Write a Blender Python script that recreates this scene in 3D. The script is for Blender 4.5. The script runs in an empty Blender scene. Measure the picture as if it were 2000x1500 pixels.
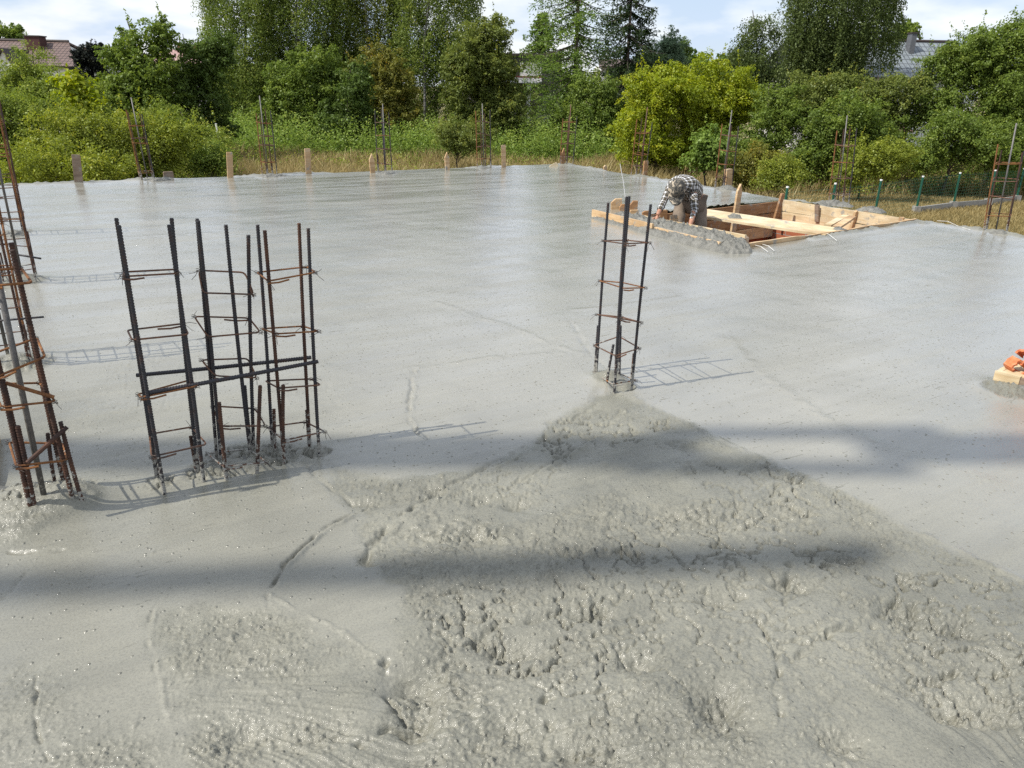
import bpy, bmesh, math, random, time
import numpy as np
from mathutils import Vector, Matrix
from mathutils.geometry import tessellate_polygon
T0=time.time()
rng=np.random.default_rng(7); random.seed(7)
C=bpy.context.scene.collection
sc=bpy.context.scene
# ---------------------------------------------------------------- camera model: pixel of the 2000x1500 frame -> world
HC=1.6; FP=1500.0; TH=math.radians(21.2); RO=math.radians(1.25)
cp,sp=math.cos(TH),math.sin(TH); cr,sr=math.cos(RO),math.sin(RO)
def ray(x,y):
    u=(x-1000)/FP; v=-(y-750)/FP
    u,v=u*cr-v*sr,u*sr+v*cr
    return np.array([u,cp+v*sp,-sp+v*cp])
def G(x,y,z=0.0):
    d=ray(x,y); t=(z-HC)/d[2]; return np.array([d[0]*t,d[1]*t,z])
def P3(x,y,Y):
    d=ray(x,y); t=Y/d[1]; return np.array([d[0]*t,Y,HC+d[2]*t])
def XatY(x,Y,ypx=300): return P3(x,ypx,Y)[0]
# ---------------------------------------------------------------- object helpers
def link(o): C.objects.link(o); return o
def tag(o,label=None,cat=None,group=None,kind=None):
    if label: o['label']=label
    if cat: o['category']=cat
    if group: o['group']=group
    if kind: o['kind']=kind
    return o
def thing(name,label,cat,loc,group=None):
    o=bpy.data.objects.new(name,None); o.location=tuple(loc); o.empty_display_size=.2; link(o)
    return tag(o,label,cat,group)
def mesh(name,V,F,mat,parent=None,loc=None,smooth=False,fmat=None):
    V=np.asarray(V,dtype=np.float64)
    if parent is not None:
        p=parent; off=np.zeros(3)
        while p is not None: off+=np.array(p.location); p=p.parent
        V=V-off
    elif loc is not None: V=V-np.asarray(loc)
    me=bpy.data.meshes.new(name)
    if isinstance(F,np.ndarray):
        k=F.shape[1]; me.vertices.add(len(V)); me.vertices.foreach_set('co',V.astype(np.float32).ravel())
        me.loops.add(F.size); me.loops.foreach_set('vertex_index',F.astype(np.int32).ravel())
        me.polygons.add(len(F)); me.polygons.foreach_set('loop_start',np.arange(0,F.size,k,dtype=np.int32))
        me.update(calc_edges=True)
    else:
        me.from_pydata([tuple(v) for v in V],[],F); me.update()
    for m in (mat if isinstance(mat,(list,tuple)) else [mat]): me.materials.append(m)
    if fmat is not None: me.polygons.foreach_set('material_index',np.asarray(fmat,dtype=np.int32))
    if smooth: me.polygons.foreach_set('use_smooth',np.ones(len(me.polygons),dtype=bool))
    o=bpy.data.objects.new(name,me); link(o)
    if parent is not None: o.parent=parent
    elif loc is not None: o.location=tuple(loc)
    return o
class MB:
    def __init__(s): s.v=[]; s.f=[]; s.n=0; s.m=[]
    def add(s,V,F,m=0):
        V=np.asarray(V,dtype=float)
        s.v.append(V); s.f+= [tuple(i+s.n for i in f) for f in F]; s.m+=[m]*len(F); s.n+=len(V); return s
    def tube(s,pts,r,k=6,closed=False,m=0):
        V,F=tube(pts,r,k,closed); return s.add(V,F,m)
    def box8(s,c,m=0):   # 8 corners: bottom 4 (ccw), top 4
        return s.add(c,[(3,2,1,0),(4,5,6,7),(0,1,5,4),(1,2,6,5),(2,3,7,6),(3,0,4,7)],m)
    def box(s,x0,x1,y0,y1,z0,z1,R=None,o=(0,0,0),m=0):
        c=np.array([(x0,y0,z0),(x1,y0,z0),(x1,y1,z0),(x0,y1,z0),(x0,y0,z1),(x1,y0,z1),(x1,y1,z1),(x0,y1,z1)],float)
        if R is not None: c=c@np.array(R).T
        return s.box8(c+np.array(o),m)
    def plank(s,a,b,w,h,up=(0,0,1),m=0):  # beam a->b, width w sideways, height h along up
        a=np.asarray(a,float); b=np.asarray(b,float); d=b-a; L=np.linalg.norm(d); d/=L
        up=np.array(up,float); sd=np.cross(d,up); sd/=np.linalg.norm(sd); up=np.cross(sd,d)
        c=[a-sd*w/2-up*h/2,a+sd*w/2-up*h/2,b+sd*w/2-up*h/2,b-sd*w/2-up*h/2]
        c+= [q+up*h for q in c]
        return s.box8(np.array(c),m)
    def build(s,name,mat,parent=None,loc=None,smooth=False):
        return mesh(name,np.concatenate(s.v),s.f,mat,parent,loc,smooth,s.m)
def tube(pts,r,k=6,closed=False):
    P=np.asarray(pts,float); n=len(P); r=np.broadcast_to(np.asarray(r,float),(n,))
    if closed: T=np.roll(P,-1,0)-np.roll(P,1,0)
    else:
        T=np.empty_like(P); T[1:-1]=P[2:]-P[:-2]; T[0]=P[1]-P[0]; T[-1]=P[-1]-P[-2]
    T/=np.linalg.norm(T,axis=1)[:,None]+1e-12
    ref=np.array([0.,0,1.]) if abs(T[:,2]).mean()<.8 else np.array([0.,1.,0.])
    U=np.cross(T,ref); U/=np.linalg.norm(U,axis=1)[:,None]+1e-12; W=np.cross(T,U)
    a=np.arange(k)*2*math.pi/k
    V=P[:,None]+r[:,None,None]*(np.cos(a)[None,:,None]*U[:,None]+np.sin(a)[None,:,None]*W[:,None])
    V=V.reshape(-1,3); F=[]
    for i in range(n if closed else n-1):
        j=(i+1)%n
        for q in range(k): F.append((i*k+q,i*k+(q+1)%k,j*k+(q+1)%k,j*k+q))
    if not closed: F.append(tuple(range(k))[::-1]); F.append(tuple((n-1)*k+q for q in range(k)))
    return V,F
def ribbed(a,b,r,seed,pitch=.011,k=8):   # deformed bar: oblique ribs in the mesh
    a=np.asarray(a,float);b=np.asarray(b,float); L=np.linalg.norm(b-a); n=int(L/(pitch/4))+2
    t=np.linspace(0,1,n); rr=np.random.default_rng(seed)
    bow=rr.normal(0,.004,3); P=a+(b-a)*t[:,None]+np.sin(math.pi*t)[:,None]*bow
    T=(b-a)/L; ref=np.array([0.,1.,0.]); U=np.cross(T,ref);U/=np.linalg.norm(U);W=np.cross(T,U)
    q=np.arange(k)*2*math.pi/k
    ph=(t*L/pitch)[:,None]*2*math.pi+np.where(q<math.pi,q*1.6,-q*1.6)[None]
    R=r*(.88+.26*np.clip(np.sin(ph)*2.2,0,1))
    V=(P[:,None]+R[...,None]*(np.cos(q)[None,:,None]*U+np.sin(q)[None,:,None]*W)).reshape(-1,3)
    i=np.arange(n-1)[:,None]*k; j=np.arange(k)[None]; jn=(j+1)%k
    F=np.stack([i+j,i+jn,i+k+jn,i+k+j],-1).reshape(-1,4)
    F=[tuple(f) for f in F.tolist()]; F.append(tuple(range(k))[::-1]); F.append(tuple((n-1)*k+z for z in range(k)))
    return V,F
# ---------------------------------------------------------------- numpy noise
def h2(ix,iy,seed):
    n=(ix.astype(np.int64)*374761393+iy.astype(np.int64)*668265263+seed*982451653)&0xffffffff
    n=((n^(n>>13))*1274126177)&0xffffffff; n=((n^(n>>16))*2246822519)&0xffffffff
    return ((n^(n>>15))&0xffffff)/16777216.0
def vn(x,y,seed=0):
    ix=np.floor(x);iy=np.floor(y);fx=x-ix;fy=y-iy
    fx=fx*fx*fx*(fx*(fx*6-15)+10);fy=fy*fy*fy*(fy*(fy*6-15)+10)
    a=h2(ix,iy,seed);b=h2(ix+1,iy,seed);c=h2(ix,iy+1,seed);d=h2(ix+1,iy+1,seed)
    return (a+(b-a)*fx)*(1-fy)+(c+(d-c)*fx)*fy
def fbm(x,y,seed=0,o=4,g=.5):
    s=0;a=1;t=0
    for i in range(o):
        s=s+a*vn(x,y,seed+i*17); t+=a; a*=g; x,y=x*1.93+5.1+y*.31,y*2.07-3.7-x*.16
    return s/t
def pebbles(x,y,cell,dens,seed,rmin=.25,rmax=.55):
    X=x/cell;Y=y/cell;ix=np.floor(X);iy=np.floor(Y);out=np.zeros_like(X)
    for dx in (-1,0,1):
        for dy in (-1,0,1):
            cx=ix+dx;cy=iy+dy
            px=cx+h2(cx,cy,seed);py=cy+h2(cx,cy,seed+1)
            r=rmin+(rmax-rmin)*h2(cx,cy,seed+2)**2; on=h2(cx,cy,seed+3)<dens
            an=h2(cx,cy,seed+4)*3.14; e=1+.6*h2(cx,cy,seed+5)
            ux=(X-px);uy=(Y-py); a=ux*np.cos(an)+uy*np.sin(an); b=(-ux*np.sin(an)+uy*np.cos(an))*e
            q=1-(a*a+b*b)/(r*r)
            np.maximum(out,np.where(on,np.sqrt(np.clip(q,0,1))*r,0),out=out)
    return out*cell
def sst(a,b,x): t=np.clip((x-a)/(b-a),0,1); return t*t*(3-2*t)
def segd(x,y,a,b):
    ax,ay=a;bx,by=b; dx,dy=bx-ax,by-ay; t=np.clip(((x-ax)*dx+(y-ay)*dy)/(dx*dx+dy*dy+1e-12),0,1)
    return np.hypot(x-ax-t*dx,y-ay-t*dy),t
def polyd(x,y,pts):
    d=np.full_like(x,1e9)
    for i in range(len(pts)-1): d=np.minimum(d,segd(x,y,pts[i],pts[i+1])[0])
    return d
def sdpoly(x,y,pts):   # positive inside
    d=np.full_like(x,1e9); ins=np.zeros(x.shape,bool)
    for i in range(len(pts)):
        a=pts[i];b=pts[(i+1)%len(pts)]
        d=np.minimum(d,segd(x,y,a,b)[0])
        c=((a[1]>y)!=(b[1]>y))
        xi=(b[0]-a[0])*(y-a[1])/((b[1]-a[1]) if b[1]!=a[1] else 1e-9)+a[0]
        ins^=(c&(x<xi))
    return np.where(ins,d,-d)
# ---------------------------------------------------------------- materials
def newmat(name):
    m=bpy.data.materials.new(name); m.use_nodes=True; nt=m.node_tree
    return m,nt,nt.nodes['Principled BSDF'],nt.links.new
def N(nt,typ,**kw):
    n=nt.nodes.new(typ)
    for k,v in kw.items():
        if k.startswith('i_'):
            key=k[2:]; key=int(key) if key.isdigit() else key.replace('_',' ')
            n.inputs[key].default_value=v
        else: setattr(n,k,v)
    return n
def ramp(nt,stops,interp='LINEAR'):
    r=N(nt,'ShaderNodeValToRGB'); e=r.color_ramp.elements; r.color_ramp.interpolation=interp
    while len(e)<len(stops): e.new(.5)
    for q,(p,c) in zip(e,stops): q.position=p; q.color=(*c,1) if len(c)==3 else c
    return r
def pos(nt,scale=(1,1,1),rot=(0,0,0),obj=False):
    m=N(nt,'ShaderNodeMapping'); m.inputs['Scale'].default_value=scale; m.inputs['Rotation'].default_value=rot
    if obj: t=N(nt,'ShaderNodeTexCoord'); nt.links.new(t.outputs['Object'],m.inputs[0])
    else: g=N(nt,'ShaderNodeNewGeometry'); nt.links.new(g.outputs['Position'],m.inputs[0])
    return m
def simple(name,cols,rough=.7,scale=8,bump=0,bscale=40,metal=0,obj=True,stretch=(1,1,1),detail=6):
    m,nt,b,L=newmat(name); p=pos(nt,stretch,obj=obj)
    n=N(nt,'ShaderNodeTexNoise',i_Scale=scale,i_Detail=detail,i_Roughness=.6); L(p.outputs[0],n.inputs['Vector'])
    k=len(cols); r=ramp(nt,[(.3+.4*i/max(1,k-1),c) for i,c in enumerate(cols)]); L(n.outputs['Fac'],r.inputs[0]); L(r.outputs[0],b.inputs['Base Color'])
    b.inputs['Roughness'].default_value=rough; b.inputs['Metallic'].default_value=metal
    if bump:
        n2=N(nt,'ShaderNodeTexNoise',i_Scale=bscale,i_Detail=4); L(p.outputs[0],n2.inputs['Vector'])
        bp=N(nt,'ShaderNodeBump',i_Strength=.6,i_Distance=bump); L(n2.outputs['Fac'],bp.inputs['Height']); L(bp.outputs[0],b.inputs['Normal'])
    return m
def steel(name,dark,rust,amount,splash=True,rough=.55):
    m,nt,b,L=newmat(name); p=pos(nt)
    n=N(nt,'ShaderNodeTexNoise',i_Scale=14,i_Detail=6,i_Roughness=.7); L(p.outputs[0],n.inputs['Vector'])
    r=ramp(nt,[(amount-.12,dark),(amount+.12,rust)]); L(n.outputs['Fac'],r.inputs[0])
    n3=N(nt,'ShaderNodeTexNoise',i_Scale=220,i_Detail=3); L(p.outputs[0],n3.inputs['Vector'])
    mul=N(nt,'ShaderNodeMix',data_type='RGBA',blend_type='MULTIPLY'); mul.inputs[0].default_value=.7
    r3=ramp(nt,[(.3,(.45,.45,.45)),(.7,(1.25,1.2,1.15))]); L(n3.outputs['Fac'],r3.inputs[0]); L(r.outputs[0],mul.inputs[6]); L(r3.outputs[0],mul.inputs[7])
    out=mul.outputs[2]
    if splash:   # dried cement splashes near the slab
        sx=N(nt,'ShaderNodeSeparateXYZ'); L(p.outputs[0],sx.inputs[0])
        n2=N(nt,'ShaderNodeTexNoise',i_Scale=60,i_Detail=4); L(p.outputs[0],n2.inputs['Vector'])
        mr=N(nt,'ShaderNodeMapRange',i_1=.0,i_2=.30,i_3=.17,i_4=-.2); L(sx.outputs[2],mr.inputs[0])
        ad=N(nt,'ShaderNodeMath',operation='ADD'); L(n2.outputs['Fac'],ad.inputs[0]); L(mr.outputs[0],ad.inputs[1])
        r2=ramp(nt,[(.54,(0,0,0)),(.6,(1,1,1))]); L(ad.outputs[0],r2.inputs[0])
        mx=N(nt,'ShaderNodeMix',data_type='RGBA'); L(r2.outputs[0],mx.inputs[0]); L(out,mx.inputs[6]); mx.inputs[7].default_value=(.30,.29,.26,1); out=mx.outputs[2]
    L(out,b.inputs['Base Color']); b.inputs['Roughness'].default_value=rough; b.inputs['Metallic'].default_value=.25
    return m
M={}
M['steel']=steel('dark_ribbed_steel',(.035,.035,.042),(.075,.038,.025),.62)
M['rusty']=steel('rusty_steel',(.045,.028,.024),(.105,.048,.028),.5,rough=.8)
M['orange_rust']=steel('orange_rusted_steel',(.11,.045,.022),(.27,.12,.04),.47,rough=.85)
M['stirrup']=steel('stirrup_steel',(.065,.045,.038),(.17,.08,.042),.48,rough=.7)
M['pipe']=steel('galvanised_pipe',(.10,.10,.10),(.17,.16,.15),.5,rough=.5)
M['wire']=simple('tie_wire_metal',[(.03,.028,.028),(.07,.045,.03)],.6,30)
def wood(name,c0,c1,c2,gs=1.0):
    m,nt,b,L=newmat(name); p=pos(nt,(1.2,1.2,14*gs),obj=False)
    n=N(nt,'ShaderNodeTexNoise',i_Scale=2.2,i_Detail=8,i_Roughness=.6,i_Distortion=.6); L(p.outputs[0],n.inputs['Vector'])
    r=ramp(nt,[(.28,c0),(.5,c1),(.72,c2)]); L(n.outputs['Fac'],r.inputs[0])
    q=pos(nt); n2=N(nt,'ShaderNodeTexNoise',i_Scale=3.5,i_Detail=5); L(q.outputs[0],n2.inputs['Vector'])
    r2=ramp(nt,[(.35,(.6,.55,.5)),(.55,(1,1,1))]); L(n2.outputs['Fac'],r2.inputs[0])
    mx=N(nt,'ShaderNodeMix',data_type='RGBA',blend_type='MULTIPLY'); mx.inputs[0].default_value=.6; L(r.outputs[0],mx.inputs[6]); L(r2.outputs[0],mx.inputs[7])
    n7=N(nt,'ShaderNodeTexNoise',i_Scale=7,i_Detail=7,i_Roughness=.7); L(q.outputs[0],n7.inputs['Vector'])
    r7=ramp(nt,[(.55,(0,0,0)),(.63,(.85,.85,.85))]); L(n7.outputs['Fac'],r7.inputs[0]); m7=N(nt,'ShaderNodeMix',data_type='RGBA'); L(r7.outputs[0],m7.inputs[0]); L(mx.outputs[2],m7.inputs[6]); m7.inputs[7].default_value=(.27,.26,.23,1)
    L(m7.outputs[2],b.inputs['Base Color']); b.inputs['Roughness'].default_value=.75
    bp=N(nt,'ShaderNodeBump',i_Strength=.5,i_Distance=.003); L(n.outputs['Fac'],bp.inputs['Height']); L(bp.outputs[0],b.inputs['Normal'])
    return m
M['wood']=wood('fresh_pine_board',(.38,.23,.11),(.54,.37,.20),(.63,.48,.30))
M['wood_pale']=wood('pale_pine_board',(.50,.36,.19),(.62,.50,.31),(.70,.60,.42))
M['wood_grey']=wood('weathered_board',(.17,.12,.085),(.26,.19,.135),(.36,.28,.2))
M['wood_dark']=wood('brown_and_shaded_board',(.20,.10,.045),(.33,.18,.08),(.42,.26,.13))  # brown stakes and blocks; also the shade painted onto one stairwell wall
# ---------------------------------------------------------------- slab plan
A0=G(0,362)[:2]; B0=G(1100,320)[:2]
e1=(B0-A0)/np.linalg.norm(B0-A0); e2=np.array([e1[1],-e1[0]])
A=A0-e1*.12; B=B0
L1=A+e2*((A[1]-2.62)/abs(e2[1])); L2=L1-e1*4.2; L3=L2+e2*7; C1=B+e2*19; C2=C1-e1*0
OUT=[tuple(A),tuple(B),tuple(C1),tuple(L3+e1*9),tuple(L3),tuple(L2),tuple(L1)]
Hd=G(1452,486)[:2]; Hb=G(1527,391)[:2]; Hc=G(1797,432)[:2]; Ha=Hb+Hd-Hc
Ha=Ha+(Hb-Ha)*.0
HOLE=[tuple(Ha),tuple(Hb),tuple(Hc),tuple(Hd)]
# ---------------------------------------------------------------- wet concrete material
def concrete(name,heap=False):
    m,nt,b,L=newmat(name); p=pos(nt)
    at=N(nt,'ShaderNodeAttribute',attribute_name='rough'); wt=N(nt,'ShaderNodeAttribute',attribute_name='wet')
    n=N(nt,'ShaderNodeTexNoise',i_Scale=1.6,i_Detail=7,i_Roughness=.6,i_Distortion=.4); L(p.outputs[0],n.inputs['Vector'])
    r=ramp(nt,[(.3,(.158,.157,.128)),(.5,(.200,.197,.160)),(.72,(.236,.232,.190))]); L(n.outputs['Fac'],r.inputs[0])
    n2=N(nt,'ShaderNodeTexNoise',i_Scale=130,i_Detail=4,i_Roughness=.7); L(p.outputs[0],n2.inputs['Vector'])
    r2=ramp(nt,[(.36,(.55,.55,.56)),(.52,(1,1,1)),(.8,(1.15,1.13,1.08))]); L(n2.outputs['Fac'],r2.inputs[0])
    mx=N(nt,'ShaderNodeMix',data_type='RGBA',blend_type='MULTIPLY'); mx.inputs[0].default_value=.55; L(r.outputs[0],mx.inputs[6]); L(r2.outputs[0],mx.inputs[7])
    # streaks of cement milk drawn out by the screed board
    q=pos(nt,(1,1,1),(0,0,-math.atan2(e1[1],e1[0]))); sc_=N(nt,'ShaderNodeMapping'); sc_.inputs['Scale'].default_value=(.55,7,1); L(q.outputs[0],sc_.inputs[0])
    n3=N(nt,'ShaderNodeTexNoise',i_Scale=1.6,i_Detail=9,i_Roughness=.68,i_Distortion=.35); L(sc_.outputs[0],n3.inputs['Vector'])
    r3=ramp(nt,[(.35,(.80,.80,.80)),(.6,(1.08,1.07,1.05))]); L(n3.outputs['Fac'],r3.inputs[0])
    mx2=N(nt,'ShaderNodeMix',data_type='RGBA',blend_type='MULTIPLY'); mx2.inputs[0].default_value=.5; L(mx.outputs[2],mx2.inputs[6]); L(r3.outputs[0],mx2.inputs[7])
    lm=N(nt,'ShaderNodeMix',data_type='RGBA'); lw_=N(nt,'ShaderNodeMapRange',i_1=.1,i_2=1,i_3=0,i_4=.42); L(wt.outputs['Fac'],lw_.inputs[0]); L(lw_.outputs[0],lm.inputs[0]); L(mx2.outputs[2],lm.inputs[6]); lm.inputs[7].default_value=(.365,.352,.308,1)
    L(lm.outputs[2],b.inputs['Base Color'])
    # roughness
    ra=N(nt,'ShaderNodeMapRange',i_1=0,i_2=1,i_3=.50,i_4=.20); L(wt.outputs['Fac'],ra.inputs[0])
    n5=N(nt,'ShaderNodeTexNoise',i_Scale=.55,i_Detail=6,i_Roughness=.6); L(sc_.outputs[0],n5.inputs['Vector']); rb=N(nt,'ShaderNodeMapRange',i_1=.42,i_2=.58,i_3=-.12,i_4=.14); L(n5.outputs['Fac'],rb.inputs[0])
    ad=N(nt,'ShaderNodeMath',operation='ADD'); L(ra.outputs[0],ad.inputs[0]); L(rb.outputs[0],ad.inputs[1]); L(ad.outputs[0],b.inputs['Roughness'])
    b.inputs['IOR'].default_value=1.45
    b.inputs['Coat Weight'].default_value=.5; b.inputs['Coat Roughness'].default_value=.11; b.inputs['Coat IOR'].default_value=1.33
    cw=N(nt,'ShaderNodeMapRange',i_1=0,i_2=1,i_3=.4,i_4=.75); L(wt.outputs['Fac'],cw.inputs[0]); L(cw.outputs[0],b.inputs['Coat Weight'])
    # bump: fine sand + screed ripples + long wavelets
    f1=N(nt,'ShaderNodeTexNoise',i_Scale=95,i_Detail=5,i_Roughness=.65); L(p.outputs[0],f1.inputs['Vector'])
    b1=N(nt,'ShaderNodeBump',i_Strength=.5,i_Distance=.004); L(f1.outputs['Fac'],b1.inputs['Height'])
    s1=N(nt,'ShaderNodeMapRange',i_1=0,i_2=1,i_3=.32,i_4=1.0); L(at.outputs['Fac'],s1.inputs[0]); L(s1.outputs[0],b1.inputs['Strength'])
    mp=N(nt,'ShaderNodeMapping'); mp.inputs['Scale'].default_value=(3,32,1); L(q.outputs[0],mp.inputs[0])
    f2=N(nt,'ShaderNodeTexNoise',i_Scale=1.5,i_Detail=5,i_Roughness=.6,i_Distortion=.5); L(mp.outputs[0],f2.inputs['Vector'])
    b2=N(nt,'ShaderNodeBump',i_Strength=.38,i_Distance=.008); s2=N(nt,'ShaderNodeMapRange',i_1=.42,i_2=.58,i_3=.04,i_4=.26); L(n5.outputs['Fac'],s2.inputs[0]); L(s2.outputs[0],b2.inputs['Strength']); L(f2.outputs['Fac'],b2.inputs['Height']); L(b1.outputs[0],b2.inputs['Normal'])
    mq=N(nt,'ShaderNodeMapping'); mq.inputs['Scale'].default_value=(4.5,42,1); L(q.outputs[0],mq.inputs[0])
    f4=N(nt,'ShaderNodeTexNoise',i_Scale=1.3,i_Detail=4,i_Roughness=.62,i_Distortion=.8); L(mq.outputs[0],f4.inputs['Vector'])
    f5=N(nt,'ShaderNodeTexNoise',i_Scale=1.1,i_Detail=3); L(p.outputs[0],f5.inputs['Vector'])
    ml=N(nt,'ShaderNodeMapRange',i_1=.42,i_2=.60,i_3=-.07,i_4=.035); L(f5.outputs['Fac'],ml.inputs[0])
    al=N(nt,'ShaderNodeMath',operation='ADD'); L(f4.outputs['Fac'],al.inputs[0]); L(ml.outputs[0],al.inputs[1])
    rd_=ramp(nt,[(.69,(1,1,1)),(.74,(0,0,0))]); L(al.outputs[0],rd_.inputs[0])
    b4=N(nt,'ShaderNodeBump',i_Strength=.6,i_Distance=.008); L(rd_.outputs[0],b4.inputs['Height']); L(b2.outputs[0],b4.inputs['Normal']); b2=b4
    # small pits and specks
    vo=N(nt,'ShaderNodeTexVoronoi',i_Scale=26); L(p.outputs[0],vo.inputs['Vector'])
    rv=ramp(nt,[(.0,(1,1,1)),(.16,(0,0,0))]); L(vo.outputs['Distance'],rv.inputs[0])
    b3=N(nt,'ShaderNodeBump',i_Strength=.7,i_Distance=.009); L(rv.outputs[0],b3.inputs['Height']); L(b2.outputs[0],b3.inputs['Normal'])
    L(b3.outputs[0],b.inputs['Normal'])
    L(b3.outputs[0],b.inputs['Coat Normal'])
    return m
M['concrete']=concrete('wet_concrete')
# ---------------------------------------------------------------- slab surface
def PX(l): return [tuple(G(*q)[:2]) for q in l]
RP=PX([(1205,765),(1300,805),(1500,892),(1700,990),(1830,1050),(2000,1130),(2150,1200),(2150,1650),(640,1650),(620,1480),(730,1380),(765,1300),(735,1245),(800,1140),(700,1095),(715,1050),(690,1000),(630,965),(660,915),(760,945),(960,905),(1060,840),(1160,772)])
RP2=PX([(400,1190),(560,1200),(740,1250),(770,1300),(740,1400),(640,1650),(400,1650),(340,1420),(306,1300),(320,1190)])
RP3=PX([(-200,1330),(120,1290),(330,1420),(420,1650),(-300,1650)])
RP4=PX([(680,700),(720,850),(620,900),(560,860),(100,860),(60,740),(120,690),(400,670)])
def cm(x): return G(*x)[:2]
MOUNDS=[ # px centre, radius, height
 ((460,905),.20,.035),((540,893),.15,.028),((408,925),.12,.025),((312,945),.08,.02),((618,885),.09,.02),
 ((1185,742),.11,.045),((1215,756),.10,.02),((95,985),.24,.05),((20,1020),.26,.05),((150,990),.12,.03),
 ((45,715),.22,.045),((15,715),.2,.05),((50,552),.2,.05),((25,455),.25,.06),((5,560),.2,.05),
 ((285,352),.2,.05),((325,348),.22,.05),((525,345),.28,.06),((752,338),.22,.05),((945,328),.24,.05),((1105,323),.2,.05),
 ((1250,345),.25,.05),((1417,362),.28,.07),((1640,390),.26,.07),((1700,407),.25,.07),((1940,450),.3,.06),((1968,455),.2,.04),((40,345),.3,.05),((1975,765),.2,.05),((1800,436),.14,.04),((1450,490),.16,.05)]
RIDGES=[ # px polyline, half width m, height m
 ([(735,988),(690,1010),(640,1035),(600,1070),(560,1110),(540,1145),(525,1165)],.012,.016),
 ([(735,985),(690,1005),(640,1028),(600,1060),(556,1102),(534,1138),(520,1162)],.011,-.020),
 ([(522,1165),(525,1182)],.008,-.014),
 ([(806,725),(806,760),(797,790),(795,815),(806,835),(828,855)],.014,-.014),
 ([(812,725),(812,760),(803,790),(801,815),(812,835)],.014,.010),
 ([(525,1160),(600,1200),(690,1245),(760,1300)],.008,.007),
 ([(330,1155),(306,1200),(300,1260),(312,1330),(335,1410),(380,1490)],.010,.005),
 ([(318,1165),(298,1210),(294,1260),(304,1330)],.008,-.006),
 ([(75,1325),(70,1380),(72,1430),(90,1490)],.006,-.009),
 ([(0,1175),(30,1145),(60,1120)],.010,-.014),
 ([(0,1082),(60,1078),(130,1070)],.006,.004),([(0,1088),(60,1084),(130,1076)],.007,-.010),
 ([(1165,790),(1080,845),(960,905),(840,970),(720,1060)],.012,-.014),([(1240,790),(1180,850),(1080,905),(1000,960)],.014,.016),
 ([(1215,800),(1155,858),(1056,915),(960,985)],.010,-.012),([(1175,795),(1090,850),(970,915),(850,982),(730,1068)],.012,.012),
 ([(600,905),(640,950),(690,985)],.010,-.010),
 ([(725,1100),(710,1085),(725,1070),(770,1020),(820,985)],.018,-.020),
 ([(1180,890),(1185,960),(1190,1020)],.03,.006),
 ([(1240,775),(1330,825),(1500,905),(1700,1005),(1850,1065),(2050,1160)],.02,.010),
 ([(1420,660),(1500,740),(1600,810),(1720,870),(1900,930),(2050,975)],.05,.006),
 ([(1120,630),(1150,690),(1185,720)],.02,-.006),([(800,720),(950,700),(1100,690)],.03,.006),([(850,590),(1000,640),(1130,690)],.03,.006),
 ([(1540,1290),(1580,1265),(1640,1230),(1700,1215),(1750,1170)],.015,-.030),([(1530,1280),(1570,1255),(1630,1222),(1700,1200)],.018,.018),
 ([(1790,1240),(1785,1180),(1760,1130)],.014,-.026),([(1520,1330),(1515,1270),(1480,1210)],.012,-.022),([(1530,1400),(1522,1340)],.014,-.026),
 ([(1800,1330),(1850,1310),(1900,1290)],.012,-.022),([(1060,1360),(1070,1420),(1075,1470)],.014,-.03),([(1545,1100),(1540,1140),(1530,1180)],.012,-.018),
 ([(1200,1170),(1150,1195),(1080,1190),(1030,1210)],.016,-.016),([(930,1250),(945,1225),(970,1205)],.02,-.024),
 ([(750,1290),(745,1340),(770,1375),(790,1400)],.014,-.024),([(700,1450),(760,1420),(840,1430)],.014,-.024),
 ([(120,470),(250,462),(420,455)],.02,.006),([(0,545),(160,555),(330,545)],.02,-.005),([(1330,580),(1180,600),(1100,608)],.02,.006)]
GOUGES=[((980,1260),.12,.05,-.02),((1250,1290),.08,.04,-.02),((1640,1440),.08,.06,-.02),((1900,1380),.1,.05,-.02),((1760,1200),.06,.09,-.02),((600,1440),.14,.06,-.012),((470,1430),.12,.05,-.01),((1330,870),.16,.06,-.010),((1150,1470),.09,.05,-.02),((1880,1230),.08,.05,-.018),((860,1340),.17,.10,-.03),((815,1400),.06,.07,-.028),((790,1330),.07,.06,-.02),((1400,1375),.075,.10,-.035),((1400,1165),.09,.06,-.02),((1170,1190),.10,.04,-.018),
 ((1130,1075),.14,.05,-.012),((900,1045),.28,.07,-.008),((1400,1000),.3,.10,-.008),((940,975),.06,.05,-.016),((1010,985),.07,.05,-.018),((1000,1430),.12,.08,-.018),
 ((715,980),.10,.03,-.012),((850,960),.06,.03,-.016),((1540,1140),.1,.06,-.018),((1640,1090),.10,.05,-.014),((1480,920),.14,.05,-.006),((720,1090),.03,.04,-.02)]
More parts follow.
